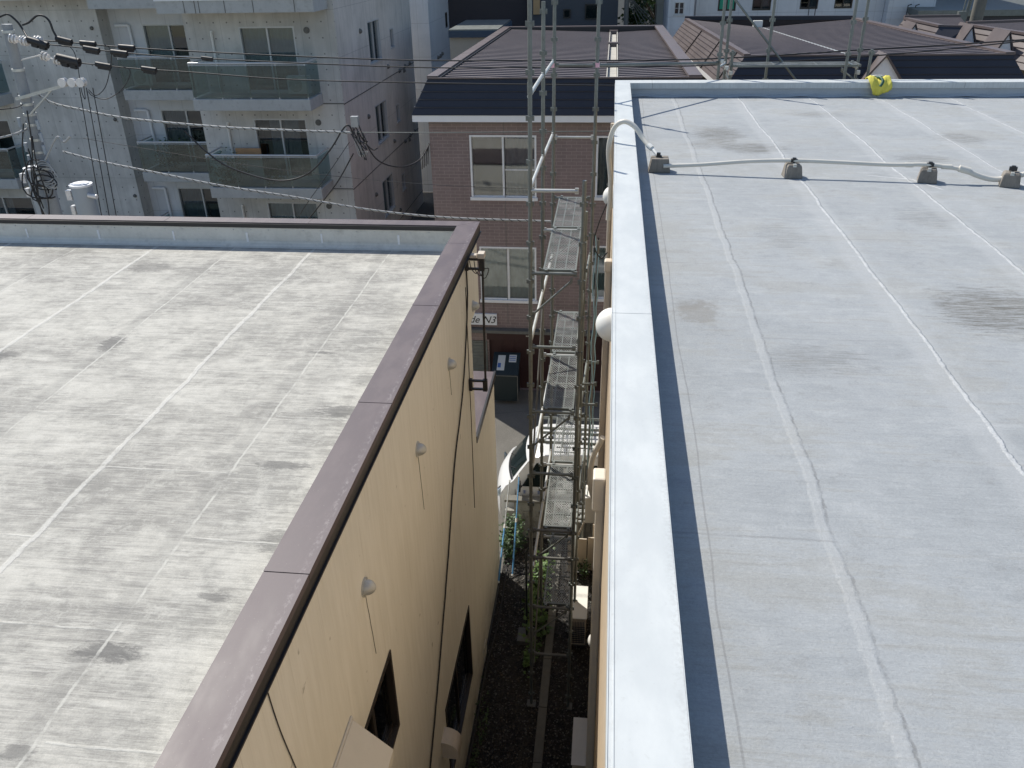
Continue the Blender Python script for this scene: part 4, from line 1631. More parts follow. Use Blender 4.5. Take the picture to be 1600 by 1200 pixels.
ladder((-.05, 14.15, 2.03), 2.3, .36, 2.03, .27, 'aluminium ladder lying on the near side of the van roof rack')
ladder((.05, 14.72, 2.03), 2.5, .42, 2.03, .29, 'aluminium ladder lying on the far side of the van roof rack')

# dark green storage locker by the brick building
lk = thing('storage_locker', 'dark green metal locker with paper notices on its sloping lid', 'locker', (-2.5, 19.4, 0))
d = MB()
d.box(-2.86, -2.20, 19.0, 19.62, .10, .86)
part('body', d, M['dark_green'], lk, bevel=.01)
d = MB()
d.prism([(-2.89, 18.97, .87), (-2.89, 19.66, 1.20), (-2.89, 19.66, 1.24), (-2.89, 18.97, .91)], (.72, 0, 0))
part('lid', d, M['dark_green'], lk, bevel=.005)
d = MB()
d.bar((-2.19, 18.99, .1), (-2.19, 18.99, .86), .02, .02)
d.bar((-2.87, 18.99, .1), (-2.87, 18.99, .86), .02, .02)
d.bar((-2.88, 18.965, .88), (-2.18, 18.965, .88), .02, .02)
part('trim', d, M['steel_dark'], lk)


def on_lid(x0, x1, t0, t1):
    f_ = lambda t_: (18.97 + .69 * t_, .913 + .33 * t_)
    (ya, za), (yb_, zb) = f_(t0), f_(t1)
    return [(x0, ya, za + .004), (x1, ya, za + .004), (x1, yb_, zb + .004), (x0, yb_, zb + .004)]


d = MB()
d.poly(on_lid(-2.76, -2.56, .18, .85))
d.poly(on_lid(-2.46, -2.26, .55, .88))
pn = part('notice', d, M['paper'], lk)
d = MB()
for k in range(3):
    q = on_lid(-2.45, -2.28, .62 + .08 * k, .65 + .08 * k)
    d.poly([(x, y, z + .002) for x, y, z in q])
q = on_lid(-2.745, -2.66, .3, .5)
d.poly([(x, y, z + .002) for x, y, z in q])
part('notice_text', d, M['blue_mark'], pn)

# ================================================================== BRICK BUILDING
BY = 19.85
bk = thing('brick_building', 'brown brick building with dark mansard edge and ribbed brown roof behind the scaffold', 'building', (-1, 25, 0))


def rect(y, px0, px1, py0, py1):
    a = ony(px0, py0, y)
    b = ony(px1, py0, y)
    c = ony((px0 + px1) / 2, py1, y)
    return (a.x, b.x, c.z, a.z)


bh = [rect(BY, 733, 838, 211, 311), rect(BY, 749, 838, 385, 471), (-.30, 1.35, 5.42, 6.93), (-.35, 1.35, 2.75, 4.22)]
GZ = 1.78
bh.append((-3.05, .9, -.01, GZ - .25))
wl = MB()
wall_holes(wl, (0, BY, 0), (1, 0, 0), -4.33, 2.05, -.01, 7.35, bh, (0, -1, 0), .12)
wl.poly([(-4.33, BY, 0), (-4.33, 32, 0), (-4.33, 32, 7.35), (-4.33, BY, 7.35)])
wl.poly([(2.05, BY, 0), (2.05, 32, 0), (2.05, 32, 7.35), (2.05, BY, 7.35)])
part('wall', wl, M['brick'], bk)
d = MB()
for z in (4.82, 7.2, 2.55):
    d.box(-4.335, 2.055, BY - .006, BY - .001, z, z + .012)
d.box(-2.52, -2.508, BY - .006, BY - .001, 2.0, 7.3)
d.box(.35, .362, BY - .006, BY - .001, 2.0, 7.3)
part('expansion_joint', d, M['steel_dark'], bk)
window(bk, (0, BY, 0), (1, 0, 0), (0, -1, 0), *bh[0], frame='white_paint', curtain='curtain_dark', cover=(.5, 1), depth=.12, screen=True)
window(bk, (0, BY, 0), (1, 0, 0), (0, -1, 0), *bh[1], frame='white_paint', curtain='curtain', cover=(0, 1), depth=.12)
window(bk, (0, BY, 0), (1, 0, 0), (0, -1, 0), *bh[2], frame='white_paint', curtain='curtain_dark', cover=(0, .4), depth=.12, screen=True)
window(bk, (0, BY, 0), (1, 0, 0), (0, -1, 0), *bh[3], frame='white_paint', curtain='curtain', cover=(0, .3), depth=.12)
d = MB()
d.box(-3.05, .9, BY + .11, BY + .16, -.3, GZ)
d.box(-3.10, .95, BY - .02, BY - .002, GZ - .26, GZ)
for k in range(12):
    d.box(-3.04 + .33 * k, -3.03 + .33 * k, BY + .10, BY + .11, 0, GZ - .25)
part('garage_door', d, M['maroon'], bk)
d = MB()
d.box(-4.2, -3.1, BY - .03, BY - .008, .02, GZ - .3)
for k in range(14):
    d.box(-4.2, -3.1, BY - .045, BY - .031, .1 + .1 * k, .13 + .1 * k)
part('shutter', d, M['galv'], bk)
d = MB()
d.box(-4.35, 2.07, BY - .22, BY - .007, GZ + .02, GZ + .10)
part('canopy', d, M['steel_dark'], bk)
d = MB()
for x in (-2.02, -1.98):
    d.piece()
    d.dome((x, BY - .026, GZ - .12), (0, -1, 0), .02, .02, 8, 4)
each('garage_lamp', d, M['dirty_white'], bk)
d = MB()
d.box(-4.64, 2.35, BY - .34, BY - .30, 7.30, 7.45)
d.box(-4.64, -4.60, BY - .30, 32.3, 7.30, 7.45)
d.box(2.31, 2.35, BY - .30, 32.3, 7.30, 7.45)
part('fascia', d, M['white_paint'], bk)
d = MB()
d.box(-4.60, 2.31, BY - .30, 32.3, 7.32, 7.36)
part('soffit', d, M['slab'], bk)
ZT = 8.22
e0 = [(-4.66, BY - .36, 7.452), (2.37, BY - .36, 7.452), (2.37, 32.4, 7.452), (-4.66, 32.4, 7.452)]
e1 = [(-4.28, BY - .02, ZT), (2.03, BY - .02, ZT), (1.72, 32.2, ZT), (-3.98, 32.2, ZT)]
d = MB()
d.add(e0 + e1, [(0, 1, 5, 4), (1, 2, 6, 5), (2, 3, 7, 6), (3, 0, 4, 7)])
for k in range(1, 5):                        # horizontal laps of the sheet
    t_ = k / 4.6
    A = [Vector(a).lerp(Vector(b), t_) for a, b in zip(e0, e1)]
    for i, j in ((0, 1), (3, 0)):
        n_ = Vector((0, -.012, .004)) if i == 0 else Vector((-.012, 0, .004))
        d.bar(A[i] + n_, A[j] + n_, .02, .012)
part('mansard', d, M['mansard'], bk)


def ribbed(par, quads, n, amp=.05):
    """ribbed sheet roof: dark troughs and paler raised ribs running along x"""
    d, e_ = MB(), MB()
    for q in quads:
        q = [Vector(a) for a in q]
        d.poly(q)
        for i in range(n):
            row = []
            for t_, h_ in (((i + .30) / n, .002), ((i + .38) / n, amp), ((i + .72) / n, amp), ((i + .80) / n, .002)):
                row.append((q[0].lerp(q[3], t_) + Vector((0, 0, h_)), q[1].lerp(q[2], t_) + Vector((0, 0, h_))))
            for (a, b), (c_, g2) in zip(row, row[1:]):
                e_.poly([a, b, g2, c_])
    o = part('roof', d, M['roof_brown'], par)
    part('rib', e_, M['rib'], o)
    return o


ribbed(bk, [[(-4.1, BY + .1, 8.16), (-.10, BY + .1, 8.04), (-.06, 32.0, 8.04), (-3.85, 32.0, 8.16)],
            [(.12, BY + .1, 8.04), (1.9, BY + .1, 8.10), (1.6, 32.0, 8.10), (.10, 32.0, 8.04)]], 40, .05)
d = MB()
d.poly([(-.12, BY + .1, 8.035), (.14, BY + .1, 8.035), (.12, 32, 8.035), (-.08, 32, 8.035)])
d.box(-.13, -.105, BY + .1, 32, 8.0, 8.12)
d.box(.125, .15, BY + .1, 32, 8.0, 8.12)
part('valley_gutter', d, M['gutter'], bk)
d = MB()
for y in (23.2, 27.8, 31.7):
    d.piece()
    d.box(-.14, .16, y, y + .25, 8.05, 8.16)
each('gutter_bridge', d, M['roof_cop'], bk)
d = MB()


def strip(d, a, b, wd, h=.05, t_=0.0):
    a, b = Vector(a), Vector(b)
    d.bar(a, b, wd, h)


strip(d, (-4.17, BY + .0, ZT + .03), (-3.88, 32.2, ZT + .03), .26, .06)
strip(d, (1.88, BY + .0, ZT + .03), (1.60, 32.2, ZT + .03), .30, .06)
strip(d, (-3.98, 32.1, ZT + .035), (1.72, 32.1, ZT + .035), .2, .06)
strip(d, (-4.28, BY - .03, ZT + .012), (2.03, BY - .03, ZT + .012), .05, .03)
part('roof_trim', d, M['roof_cop'], bk)
d = MB()
d.bar((-4.02, BY + .1, 8.19), (-3.72, 32, 8.19), .05, .10)
d.box(-4.0, 1.7, 31.96, 32.0, 8.05, 8.25)
part('roof_step', d, M['black'], bk)
# rear projecting lower block
t = thing('flat_roof_shed', 'small low block with dark blue roof trim beside the white tower', 'building', (-5.6, 33, 0))
A = ony(726, 58, 34)
B = ony(775, 58, 34)
d = MB()
d.box(A.x - .6, B.x, 34, 38, 0, A.z - .02)
part('wall', d, M['sand_wall'], t)
zt = ony(740, 50, 33.9).z
d = MB()
d.box(A.x - .6, B.x + .15, 33.8, 38.3, A.z, zt + .05)
part('roof_trim', d, M['blue_trim'], t)
d = MB()
d.box(A.x - .6, B.x + .1, 33.85, 38.2, zt + .051, zt + .10)
part('roof', d, M['galv'], t)

# shop sign
sg = thing('shop_sign', 'white rectangular shop sign with black italic letters on the brick wall above the garage', 'sign', ony(776, 498, BY - .06))
A, B = ony(776, 491, BY - .06), ony(776, 508, BY - .06)
d = MB()
d.box(-4.05, A.x, BY - .07, BY - .01, B.z, A.z)
part('board', d, M['white_paint'], sg)
cu_ = bpy.data.curves.new('lettering', 'FONT')
cu_.body = 'Maison de N3'
cu_.size = (A.z - B.z) * .88
cu_.shear = .35
cu_.align_x = 'RIGHT'
cu_.extrude = .002
cu_.resolution_u = 3
to = bpy.data.objects.new('lettering', cu_)
C.objects.link(to)
bpy.context.view_layer.update()
dg = bpy.context.evaluated_depsgraph_get()
me = bpy.data.meshes.new_from_object(to.evaluated_get(dg))
bpy.data.objects.remove(to)
lo = bpy.data.objects.new('lettering', me)
C.objects.link(lo)
me.materials.append(M['ink'])
lo.parent = sg
lo.rotation_euler = (PI / 2, 0, 0)
lo.location = Vector((A.x - .04, BY - .074, B.z + (A.z - B.z) * .2)) - sg.location

# ================================================================== CONCRETE APARTMENTS
ap = thing('apartment_building', 'grey concrete apartment building with glass balconies left of the brick building', 'building', (-13, 30, 0))
YR, YL, YF = 27.5, 29.5, 27.5
XC = -8.83
fl_top = [8.75, 5.88, 3.01]
XM = -13.9
hR = [(-12.06, -10.2, t_ - 2.02, t_) for t_ in fl_top]
hL = [(-16.45, -14.53, t_ - 2.0, t_) for t_ in (8.70, 5.83, 2.95)]
wl = MB()
wall_holes(wl, (0, YR, 0), (1, 0, 0), XM, XC, 0, 9.62, hR, (0, -1, 0), .16)
hF = [(31.2, 32.85, z - 1.45, z) for z in (8.56, 5.65, 2.78)] + [(34.35, 34.92, z - .72, z) for z in (8.06, 5.15, 2.28)]
part('front_wall', wl, M['conc'], ap)
wl = MB()
wall_holes(wl, (XC, 0, 0), (0, 1, 0), YR, 38.2, 0, 9.62, hF, (1, 0, 0), .16)
wl.poly([(XC, 38.2, 0), (-22, 38.2, 0), (-22, 38.2, 9.62), (XC, 38.2, 9.62)])
part('flank_wall', wl, M['conc2'], ap, 'board marked side wall with small windows')
wl = MB()
wall_holes(wl, (0, YL, 0), (1, 0, 0), -17.9, XM, 0, 9.62, hL, (0, -1, 0), .16)
wl.poly([(XM, YR, 0), (XM, YL, 0), (XM, YL, 9.62), (XM, YR, 9.62)])
wl.poly([(-17.9, YL, 0), (-17.9, 38, 0), (-17.9, 38, 9.62), (-17.9, YL, 9.62)])
part('recessed_wall', wl, M['white_wall'], ap, 'paler recessed part of the front wall')
d = MB()
for z in (6.36, 3.5, .6):
    d.box(-9.6, XC + .012, YR - .012, YR - .001, z, z + .03)
    d.box(XC + .001, XC + .012, YR, 38.2, z - .03, z)
part('floor_joint', d, M['steel_dark'], ap)
for i, h_ in enumerate(hR):
    window(ap, (0, YR, 0), (1, 0, 0), (0, -1, 0), *h_, frame='alu', curtain='curtain' if i != 1 else 'curtain_dark', cover=(0, 1) if i != 1 else (.25, .8), depth=.16)
for i, h_ in enumerate(hL):
    window(ap, (0, YL, 0), (1, 0, 0), (0, -1, 0), *h_, frame='alu', curtain='curtain' if i == 0 else 'curtain_dark', cover=(0, .5), depth=.16)
for i, h_ in enumerate(hF):
    window(ap, (XC, 0, 0), (0, 1, 0), (1, 0, 0), *h_, frame='alu', curtain='curtain' if i < 3 else None, cover=(.4, 1), depth=.16, split=i < 3, fw=.04)
d = MB()
d.box(-14.0, -9.0, 26.15, YR - .003, 9.25, 9.60)
d.box(-17.3, -14.0 - .003, 27.9, YL - .003, 9.30, 9.60)
ev = part('eave_slab', d, M['slab'], ap)
d = MB()
d.box(-14.02, -8.98, 26.12, 38.2, 9.602, 9.66)
d.box(-22, -14.025, 27.87, 38.2, 9.602, 9.66)
d.box(-8.978, XC + .03, 27.45, 38.2, 9.602, 9.66)
part('roof', d, M['white_paint'], ap)
d = MB()
for x in (-13.1, -12.75, -12.62, -11.8, -10.9, -9.6):
    d.piece()
    d.box(x, x + .02, 26.14, 26.149, 9.25, 9.6)
each('stain', d, M['steel_dark'], ev)


def balcony(par, x0, x1, yf, yb_, z, slab_h=.36, nposts=4, left_side=True, right_side=True):
    d = MB()
    d.box(x0, x1, yf, yb_ - .004, z - slab_h, z)
    s_ = part('balcony', d, M['slab'], par, bevel=.015)
    d = MB()
    d.tube([(x0 + .05, yf + .06, z + 1.08), (x1 - .05, yf + .06, z + 1.08)], .035, 10)
    if right_side:
        d.tube([(x1 - .05, yf + .06, z + 1.08), (x1 - .05, yb_, z + 1.08)], .03, 8)
    if left_side:
        d.tube([(x0 + .05, yf + .06, z + 1.08), (x0 + .05, yb_, z + 1.08)], .03, 8)
    d.tube([(x0 + .05, yf + .06, z + 1.02), (x1 - .05, yf + .06, z + 1.02)], .014, 6)
    for k in range(nposts):
        X = x0 + .06 + (x1 - x0 - .12) * k / (nposts - 1)
        d.box(X - .018, X + .018, yf + .045, yf + .08, z, z + 1.06)
    part('railing', d, M['alu'], s_)
    d = MB()
    d.poly([(x0 + .04, yf + .03, z + .05), (x1 - .04, yf + .03, z + .05), (x1 - .04, yf + .03, z + 1.0), (x0 + .04, yf + .03, z + 1.0)])
    if right_side:
        d.poly([(x1 - .04, yf + .03, z + .05), (x1 - .04, yb_ - .02, z + .05), (x1 - .04, yb_ - .02, z + 1.0), (x1 - .04, yf + .03, z + 1.0)])
    if left_side:
        d.poly([(x0 + .04, yf + .03, z + .05), (x0 + .04, yb_ - .02, z + .05), (x0 + .04, yb_ - .02, z + 1.0), (x0 + .04, yf + .03, z + 1.0)])
    part('glass_panel', d, M['bglass'], s_)


for t_ in fl_top:
    balcony(ap, -13.45, -9.52, 26.25, YR, t_ - 2.04, .36, 5)
for t_ in (8.70, 5.83, 2.95):
    balcony(ap, -17.0, -14.0, 28.3, YL, t_ - 2.02, .34, 4)
d = MB()
for z in fl_top:
    d.piece()
    d.tube([(-12.98, YR - .06, z - .15), (-12.98, YR - .06, z - 1.95)], .045, 8)
    d.tube([(-12.98, YR, z - .15), (-12.98, YR - .06, z - .15)], .05, 8)
each('vent_pipe', d, M['dirty_white'], ap)
d = MB()
for z in (8.70, 5.83, 2.95):
    d.piece()
    d.tube([(-17.4, YL - .08, z - .02), (-16.95, YL - .08, z - .02), (-16.90, YL - .08, z - .06), (-16.88, YL - .08, z - 1.9)], .055, 8)
each('elbow_pipe', d, M['white_paint'], ap)
d = MB()
for z in fl_top:
    c_ = (-9.78, YR, z - .12)
    d.piece()
    d.cyl(c_, (c_[0], YR - .03, c_[2]), .10, 16)
    d.cyl((c_[0], YR - .031, c_[2]), (c_[0], YR - .05, c_[2]), .06, 12)
each('round_vent', d, M['steel_dark'], ap)
d = MB()
for zf in (0, 1, 2):
    for (y, z) in ((30.2, 8.35), (33.6, 6.75), (35.4, 9.25), (36.4, 9.3), (37.3, 9.3), (36.2, 9.15)):
        z_ = z - 2.89 * zf
        d.piece()
        d.dome((XC, y, z_), (1, 0, 0), .09, .10, 10, 4)
each('flank_vent', d, M['steel_dark'], ap)
for i_, (bx_, by_, bz_, lb_) in enumerate(((-10.1, 27.05, 6.72, 'small outdoor unit on the upper right balcony behind the glass'), (-13.1, 27.05, 3.85, 'small outdoor unit behind the bush on the middle right balcony'), (-16.5, 29.0, 6.7, 'small outdoor unit on the upper left balcony behind the glass'))):
    t = thing('outdoor_unit', lb_, 'air conditioner', (bx_, by_, bz_), 'outdoor units on the apartment balconies')
    d = MB()
    d.box(bx_ - .36, bx_ + .36, by_ - .13, by_ + .13, bz_ + .05, bz_ + .6)
    part('casing', d, M['dirty_white'], t, bevel=.012)
    d = MB()
    for k in range(5):
        r_ = .05 + .04 * k
        c_ = Vector((bx_ - .08, by_ - .135, bz_ + .33))
        d.tube([c_ + Vector((r_ * math.cos(a * PI / 10), 0, r_ * math.sin(a * PI / 10))) for a in range(21)], .006, 4, False)
    part('fan_grille', d, M['steel_dark'], t)
# balcony greenery
for (x, y, z, n_, lb_) in ((-12.8, 26.75, 3.85, 420, 'leafy potted bush behind the glass of the middle right balcony'), (-11.4, 26.8, 3.85, 160, 'small flowering plants behind the glass of the middle right balcony'), (-15.9, 28.8, 3.83, 520, 'bushy green plants filling the middle left balcony')):
    shrub('balcony_plant', (x, y, z), .6 if n_ > 200 else .3, .25, .85 if n_ > 200 else .4, n_, .10, 'leaf_dark', lb_, 'plant')
t = thing('balcony_screen', 'terracotta coloured panel standing on the middle right balcony', 'panel', (-12.2, 27.1, 3.85))
d = MB()
d.box(-12.75, -11.85, 27.2, 27.24, 4.55, 4.95)
part('panel', d, M['terra'], t)
d = MB()
d.bar((-12.7, 27.26, 3.85), (-12.7, 27.26, 4.9), .03, .03)
d.bar((-11.9, 27.26, 3.85), (-11.9, 27.26, 4.9), .03, .03)
part('leg', d, M['alu'], t)
# the second block on the far left
a2 = thing('apartment_building', 'blank grey concrete apartment block at the left edge behind the utility pole', 'building', (-22, 32, 0))
YA = 28.8
XA = -17.62
hA = [(-24.6, -22.05, z - 1.9, z) for z in (8.45, 5.58, 2.70)]
wl = MB()
wall_holes(wl, (0, YA, 0), (1, 0, 0), -34, XA, 0, 9.60, hA, (0, -1, 0), .16)
wl.poly([(XA, YA, 0), (XA, 36, 0), (XA, 36, 9.60), (XA, YA, 9.60)])
part('wall', wl, M['conc'], a2)
d = MB()
d.box(-34, XA + .02, YA - .03, 38, 9.602, 9.68)
part('roof', d, M['white_paint'], a2)
for h_ in hA:
    window(a2, (0, YA, 0), (1, 0, 0), (0, -1, 0), *h_, frame='alu', curtain='curtain_dark', cover=(0, .6), depth=.16)
    balcony(a2, -27, -21.6, 27.7, YA, h_[2] - .02, .36, 6)
d = MB()
for (z, x) in ((8.65, -17.9), (5.6, -17.85), (2.8, -17.8)):
    d.piece()
    d.dome((x, YA, z), (0, -1, 0), .07, .09, 10, 4)
each('wall_vent', d, M['steel_dark'], a2)

# white tower further back
tw = thing('white_tower', 'white apartment tower with small windows between the concrete block and the brick building', 'building', (-9, 44, 0))
hT = [(46.0, 47.7, 7.1 - 2.9 * k, 8.4 - 2.9 * k) for k in range(-1, 2)] + [(44.0, 44.5, 7.25 - 2.9 * k, 7.95 - 2.9 * k) for k in range(-1, 2)]
hT = [h_ for h_ in hT]
wl = MB()
wall_holes(wl, (-8.4, 0, 0), (0, 1, 0), 40, 49.8, 0, 15, hT, (1, 0, 0), .2)
wl.poly([(-8.4, 40, 0), (-12, 40, 0), (-12, 40, 15), (-8.4, 40, 15)])
wl.poly([(-8.4, 49.8, 0), (-12, 49.8, 0), (-12, 49.8, 15), (-8.4, 49.8, 15)])
part('wall', wl, M['white_wall'], tw)
for h_ in hT:
    window(tw, (-8.4, 0, 0), (0, 1, 0), (1, 0, 0), *h_, frame='dark_frame', curtain='curtain' if h_[1] - h_[0] > 1 else None, cover=(0, 1), depth=.2, split=False)
d = MB()
for k in range(-1, 3):
    for y, z in ((41.5, 9.05), (42.1, 9.05), (42.6, 9.1), (49.0, 8.3), (46.0, 6.45)):
        d.piece()
        d.dome((-8.4, y, z - 2.9 * k), (1, 0, 0), .10, .12, 8, 3)
each('vent_cap', d, M['steel_dark'], tw)

# dark building behind the brick roof
dk = thing('dark_apartment', 'dark brown multi storey building behind the ribbed brick building roof', 'building', (-4, 48, 0))
d = MB()
A, B = ony(830, 60, 45), ony(724, 60, 45)
d.box(-9.5, A.x + .6, 45, 54, 0, 16)
part('wall', d, M['dark_house'], dk)
d = MB()
A2, B2 = ony(830, 5, 44.4), ony(966, 5, 44.4)
d.box(A2.x, B2.x, 44.4, 54, 0, 16)
part('wall', d, M['slate_house'], dk, 'slate grey right hand wing')
for (a, b, c, e_) in ((916, 936, 8, 28), (882, 890, 16, 26)):
    r_ = rect(44.4, a, b, c, e_)
    d = MB()
    d.box(r_[0] - .06, r_[1] + .06, 44.33, 44.39, r_[2] - .06, r_[3] + .06)
    fo = part('window', d, M['dark_frame'], dk)
    d = MB()
    d.poly([(r_[0], 44.32, r_[2]), (r_[1], 44.32, r_[2]), (r_[1], 44.32, r_[3]), (r_[0], 44.32, r_[3])])
    part('pane', d, M['car_glass'], fo)
r_ = rect(44.9, 835, 845, 0, 21)
d = MB()
d.box(r_[0], r_[1], 44.25, 44.39, r_[2], r_[3] + .4)
part('ochre_lit_window', d, M['orange_wall'], dk)  # yellow-lit window, its light put in as plain ochre colour
for y in (10.2, 8.4):
    pass

# utility pole
up_ = thing('utility_pole', 'grey concrete utility pole with insulators, cable coils and a transformer at left', 'utility pole', (-11.9, 16, 0))
PT = Vector((-11.68, 16, 9.78))
PB = Vector((-12.0, 16, 0))
d = MB()
d.tube([PB, PB.lerp(PT, .5), PT], .17, 20, r2=.095)
part('shaft', d, M['pole_conc'], up_)


def onpole(z):
    return PB.lerp(PT, z / PT.z)


d = MB()
for z in (9.65, 8.95, 8.45, 8.3, 8.1, 7.9, 7.6, 7.35, 7.0, 6.6):
    p = onpole(z)
    d.piece()
    d.cyl(p - Vector((0, 0, .025)), p + Vector((0, 0, .025)), .155 - .004 * z, 20)
each('band', d, M['galv_pale'], up_)
d = MB()
p = onpole(8.42)
d.bar(p + Vector((-.1, -.15, 0)), (-10.25, 15.85, 8.78), .06, .06)
d.bar(p + Vector((.1, -.15, -.3)), (-11.0, 15.85, 8.6), .03, .03)
ca = part('crossarm', d, M['galv_pale'], up_)
for x in (-10.68, -10.48, -10.30):
    d = MB()
    for k in range(3):
        d.cyl((x, 15.72 + .05 * k, 8.74), (x, 15.75 + .05 * k, 8.74), .085 - .012 * (k % 2), 14)
    part('insulator', d, M['porcelain'], ca)
hv = [(ony(30, 63, 16), ony(63, 63, 16)), (ony(14, 59, 15.8), ony(40, 65, 15.8)), (ony(63, 86, 16.1), ony(92, 95, 16.1))]
for a, b in hv:
    d = MB()
    for q in (0.1, .8):
        p = a.lerp(b, q)
        n_ = (b - a).normalized()
        for k in range(4):
            d.cyl(p + n_ * (.035 * k), p + n_ * (.035 * k + .018), .085 - .02 * (k % 2), 14)
    d.tube([onpole(a.z - .1), a, b], .014, 6)
    part('insulator', d, M['porcelain'], up_)
tr = ony(126, 288, 15.5)
for (c_, r_, h_, lb_) in ((Vector((tr.x, 15.5, tr.z)), .205, 1.3, 'large transformer can with pale lid'), (Vector((ony(55, 273, 16.2).x - .05, 16.25, 6.95)), .17, 1.2, 'smaller can behind the pole')):
    d = MB()
    d.tube([c_ - Vector((0, 0, h_)), c_ - Vector((0, 0, .03))], r_, 24)
    to = part('transformer', d, M['transformer'], up_, lb_)
    d = MB()
    d.cyl(c_ - Vector((0, 0, .029)), c_ + Vector((0, 0, .01)), r_ + .02, 24)
    d.cyl(c_ + Vector((0, 0, .011)), c_ + Vector((0, 0, .03)), r_ * .8, 24)
    part('lid', d, M['white_paint'], to)
    d = MB()
    d.piece()
    d.box(c_.x - r_ - .09, c_.x - r_ + .02, c_.y - .13, c_.y - .02, c_.z - .3, c_.z - .1)
    d.piece()
    d.box(c_.x - r_ - .07, c_.x - r_ + .01, c_.y - .13, c_.y - .02, c_.z - .6, c_.z - .42)
    d.piece()
    d.cyl((c_.x + r_ - .03, c_.y - .1, c_.z - .2), (c_.x + r_ + .16, c_.y - .12, c_.z - .22), .045, 10)
    each('bushing', d, M['porcelain'], to)
random.seed(11)
d = MB()
for k in range(7):
    c_ = onpole(6.95 - .07 * k) + Vector((random.uniform(-.12, .18), -.2, 0))
    R_ = random.uniform(.2, .42)
    pts = [c_ + Vector((R_ * math.cos(a * PI / 9) * .95, .05 * math.sin(a), R_ * .9 * math.sin(a * PI / 9))) for a in range(random.randint(13, 18))]
    d.tube(pts, random.uniform(.010, .018), 6)
part('cable_coil', d, M['rubber'], up_)
d = MB()
for k in range(5):
    a = onpole(8.2 - .25 * k) + Vector((random.uniform(-.14, .14), -.17, 0))
    b = onpole(6.2 - .15 * k) + Vector((random.uniform(-.3, .3), -.2, 0))
    d.tube(spline([a, a.lerp(b, .3) + Vector((random.uniform(-.12, .12), -.05, 0)), a.lerp(b, .7) + Vector((random.uniform(-.12, .12), -.05, 0)), b], 5), .013, 6)
part('riser_cable', d, M['rubber'], up_)
d = MB()
for k in range(4):
    c_ = onpole(7.0) + Vector((.15 + .02 * k, -.22, .0 - .05 * k))
    pts = [c_ + Vector((.2 * math.cos(a * PI / 8), 0, .22 * math.sin(a * PI / 8))) for a in range(15)]
    d.tube(pts, .012, 6)
d.tube(spline([onpole(7.2) + Vector((.2, -.2, 0)), ony(88, 215, 15.9), ony(100, 222, 15.9), ony(110, 213, 15.9)], 6), .022, 6)
part('grey_coil', d, M['cable_gray'], up_)
d = MB()
for dx, z0 in ((-.20, 8.05), (.18, 8.0)):
    for z in (z0, z0 - .25, z0 - .5, z0 - .75):
        p = onpole(z)
        d.piece()
        d.tube([p + Vector((dx, -.1, 0)), p + Vector((dx * 1.05, -.1, -.18))], .035, 8)
each('cable_guard', d, M['transformer'], up_)

# ------------------------------------------------------------------ wires
WG = 'overhead wires strung from the utility pole'


def wire(name, pts, r, mat, label, cat='wire', extras=None, wrap=0, n=6):
    P_ = spline(pts, 8)
    t = thing(name, label, cat, P_[0], WG)
    d = MB()
    d.tube(P_, r, n)
    part('conductor', d, M['cable_gray'] if wrap else M[mat], t)
    if wrap:
        L = [0]
        for a, b in zip(P_, P_[1:]):
            L.append(L[-1] + (b - a).length)
        tot = L[-1]
        steps = int(tot / .045)
        q = []
        for i in range(steps + 1):
            s_ = tot * i / steps
            j = max(k for k in range(len(L)) if L[k] <= s_ + 1e-9)
            j = min(j, len(P_) - 2)
            p = P_[j].lerp(P_[j + 1], (s_ - L[j]) / max(1e-6, L[j + 1] - L[j]))
            a = 2 * PI * s_ / wrap
            q.append(p + Vector((0, math.cos(a), math.sin(a))) * r * 1.0)
        d = MB()
        d.tube(q, r * .42, 5)
        part('spiral_wrap', d, M['rubber'], t)
    if extras:
        for (a, b, rr, m_) in extras:
            d = MB()
            a, b = Vector(a), Vector(b)
            d.tube([a, a.lerp(b, .12), a.lerp(b, .88), b], rr, 10)
            x_ = (b - a).normalized()
            d.obox(a.lerp(b, .3) - Vector((0, 0, rr * 1.1)), x_ * .06, (0, rr * .6, 0), (0, 0, rr * .5))
            d.obox(a.lerp(b, .7) - Vector((0, 0, rr * 1.1)), x_ * .06, (0, rr * .6, 0), (0, 0, rr * .5))
            part('sleeve', d, M[m_], t)
    return t


def W(*px, y=16.0):
    return [ony(u, v, y) for u, v in px]


wire('power_line', W((63, 63), (130, 68), (210, 75), (420, 86), (640, 94), (830, 94.5), (1000, 94), (1130, 91), (1380, 76), (1600, 62), (1900, 35), y=16.0), .013, 'rubber',
     'uppermost black power line crossing the picture, two black sleeves near the pole', 'power line',
     [(*W((88, 60), (112, 66)), .055, 'rubber'), (*W((126, 67), (149, 69)), .05, 'rubber'), (*W((186, 73), (210, 75)), .05, 'rubber')])
wire('power_line', W((40, 65), (80, 70), (130, 75), (200, 83), (330, 92), (640, 105), (830, 105), (1000, 104), (1130, 101), (1380, 86), (1600, 64), (1900, 30), y=15.8), .012, 'rubber',
     'middle black power line, just below the uppermost one', 'power line',
     [(*W((44, 62), (75, 71), y=15.8), .065, 'rubber'), (*W((131, 75), (155, 79), y=15.8), .05, 'rubber'), (*W((174, 81), (199, 84), y=15.8), .05, 'rubber'), (*W((315, 90), (332, 92), y=15.8), .03, 'rubber')])
wire('power_line', W((92, 95), (150, 101), (210, 107), (300, 113), (450, 124), (640, 129), (830, 132), (1000, 134), (1160, 134), (1300, 133), y=16.1), .012, 'rubber',
     'third black power line crossing the dark mansard edge', 'power line',
     [(*W((90, 90), (124, 98), y=16.1), .085, 'rubber'), (*W((150, 100), (173, 104), y=16.1), .05, 'rubber'), (*W((222, 107), (244, 110), y=16.1), .05, 'rubber')])
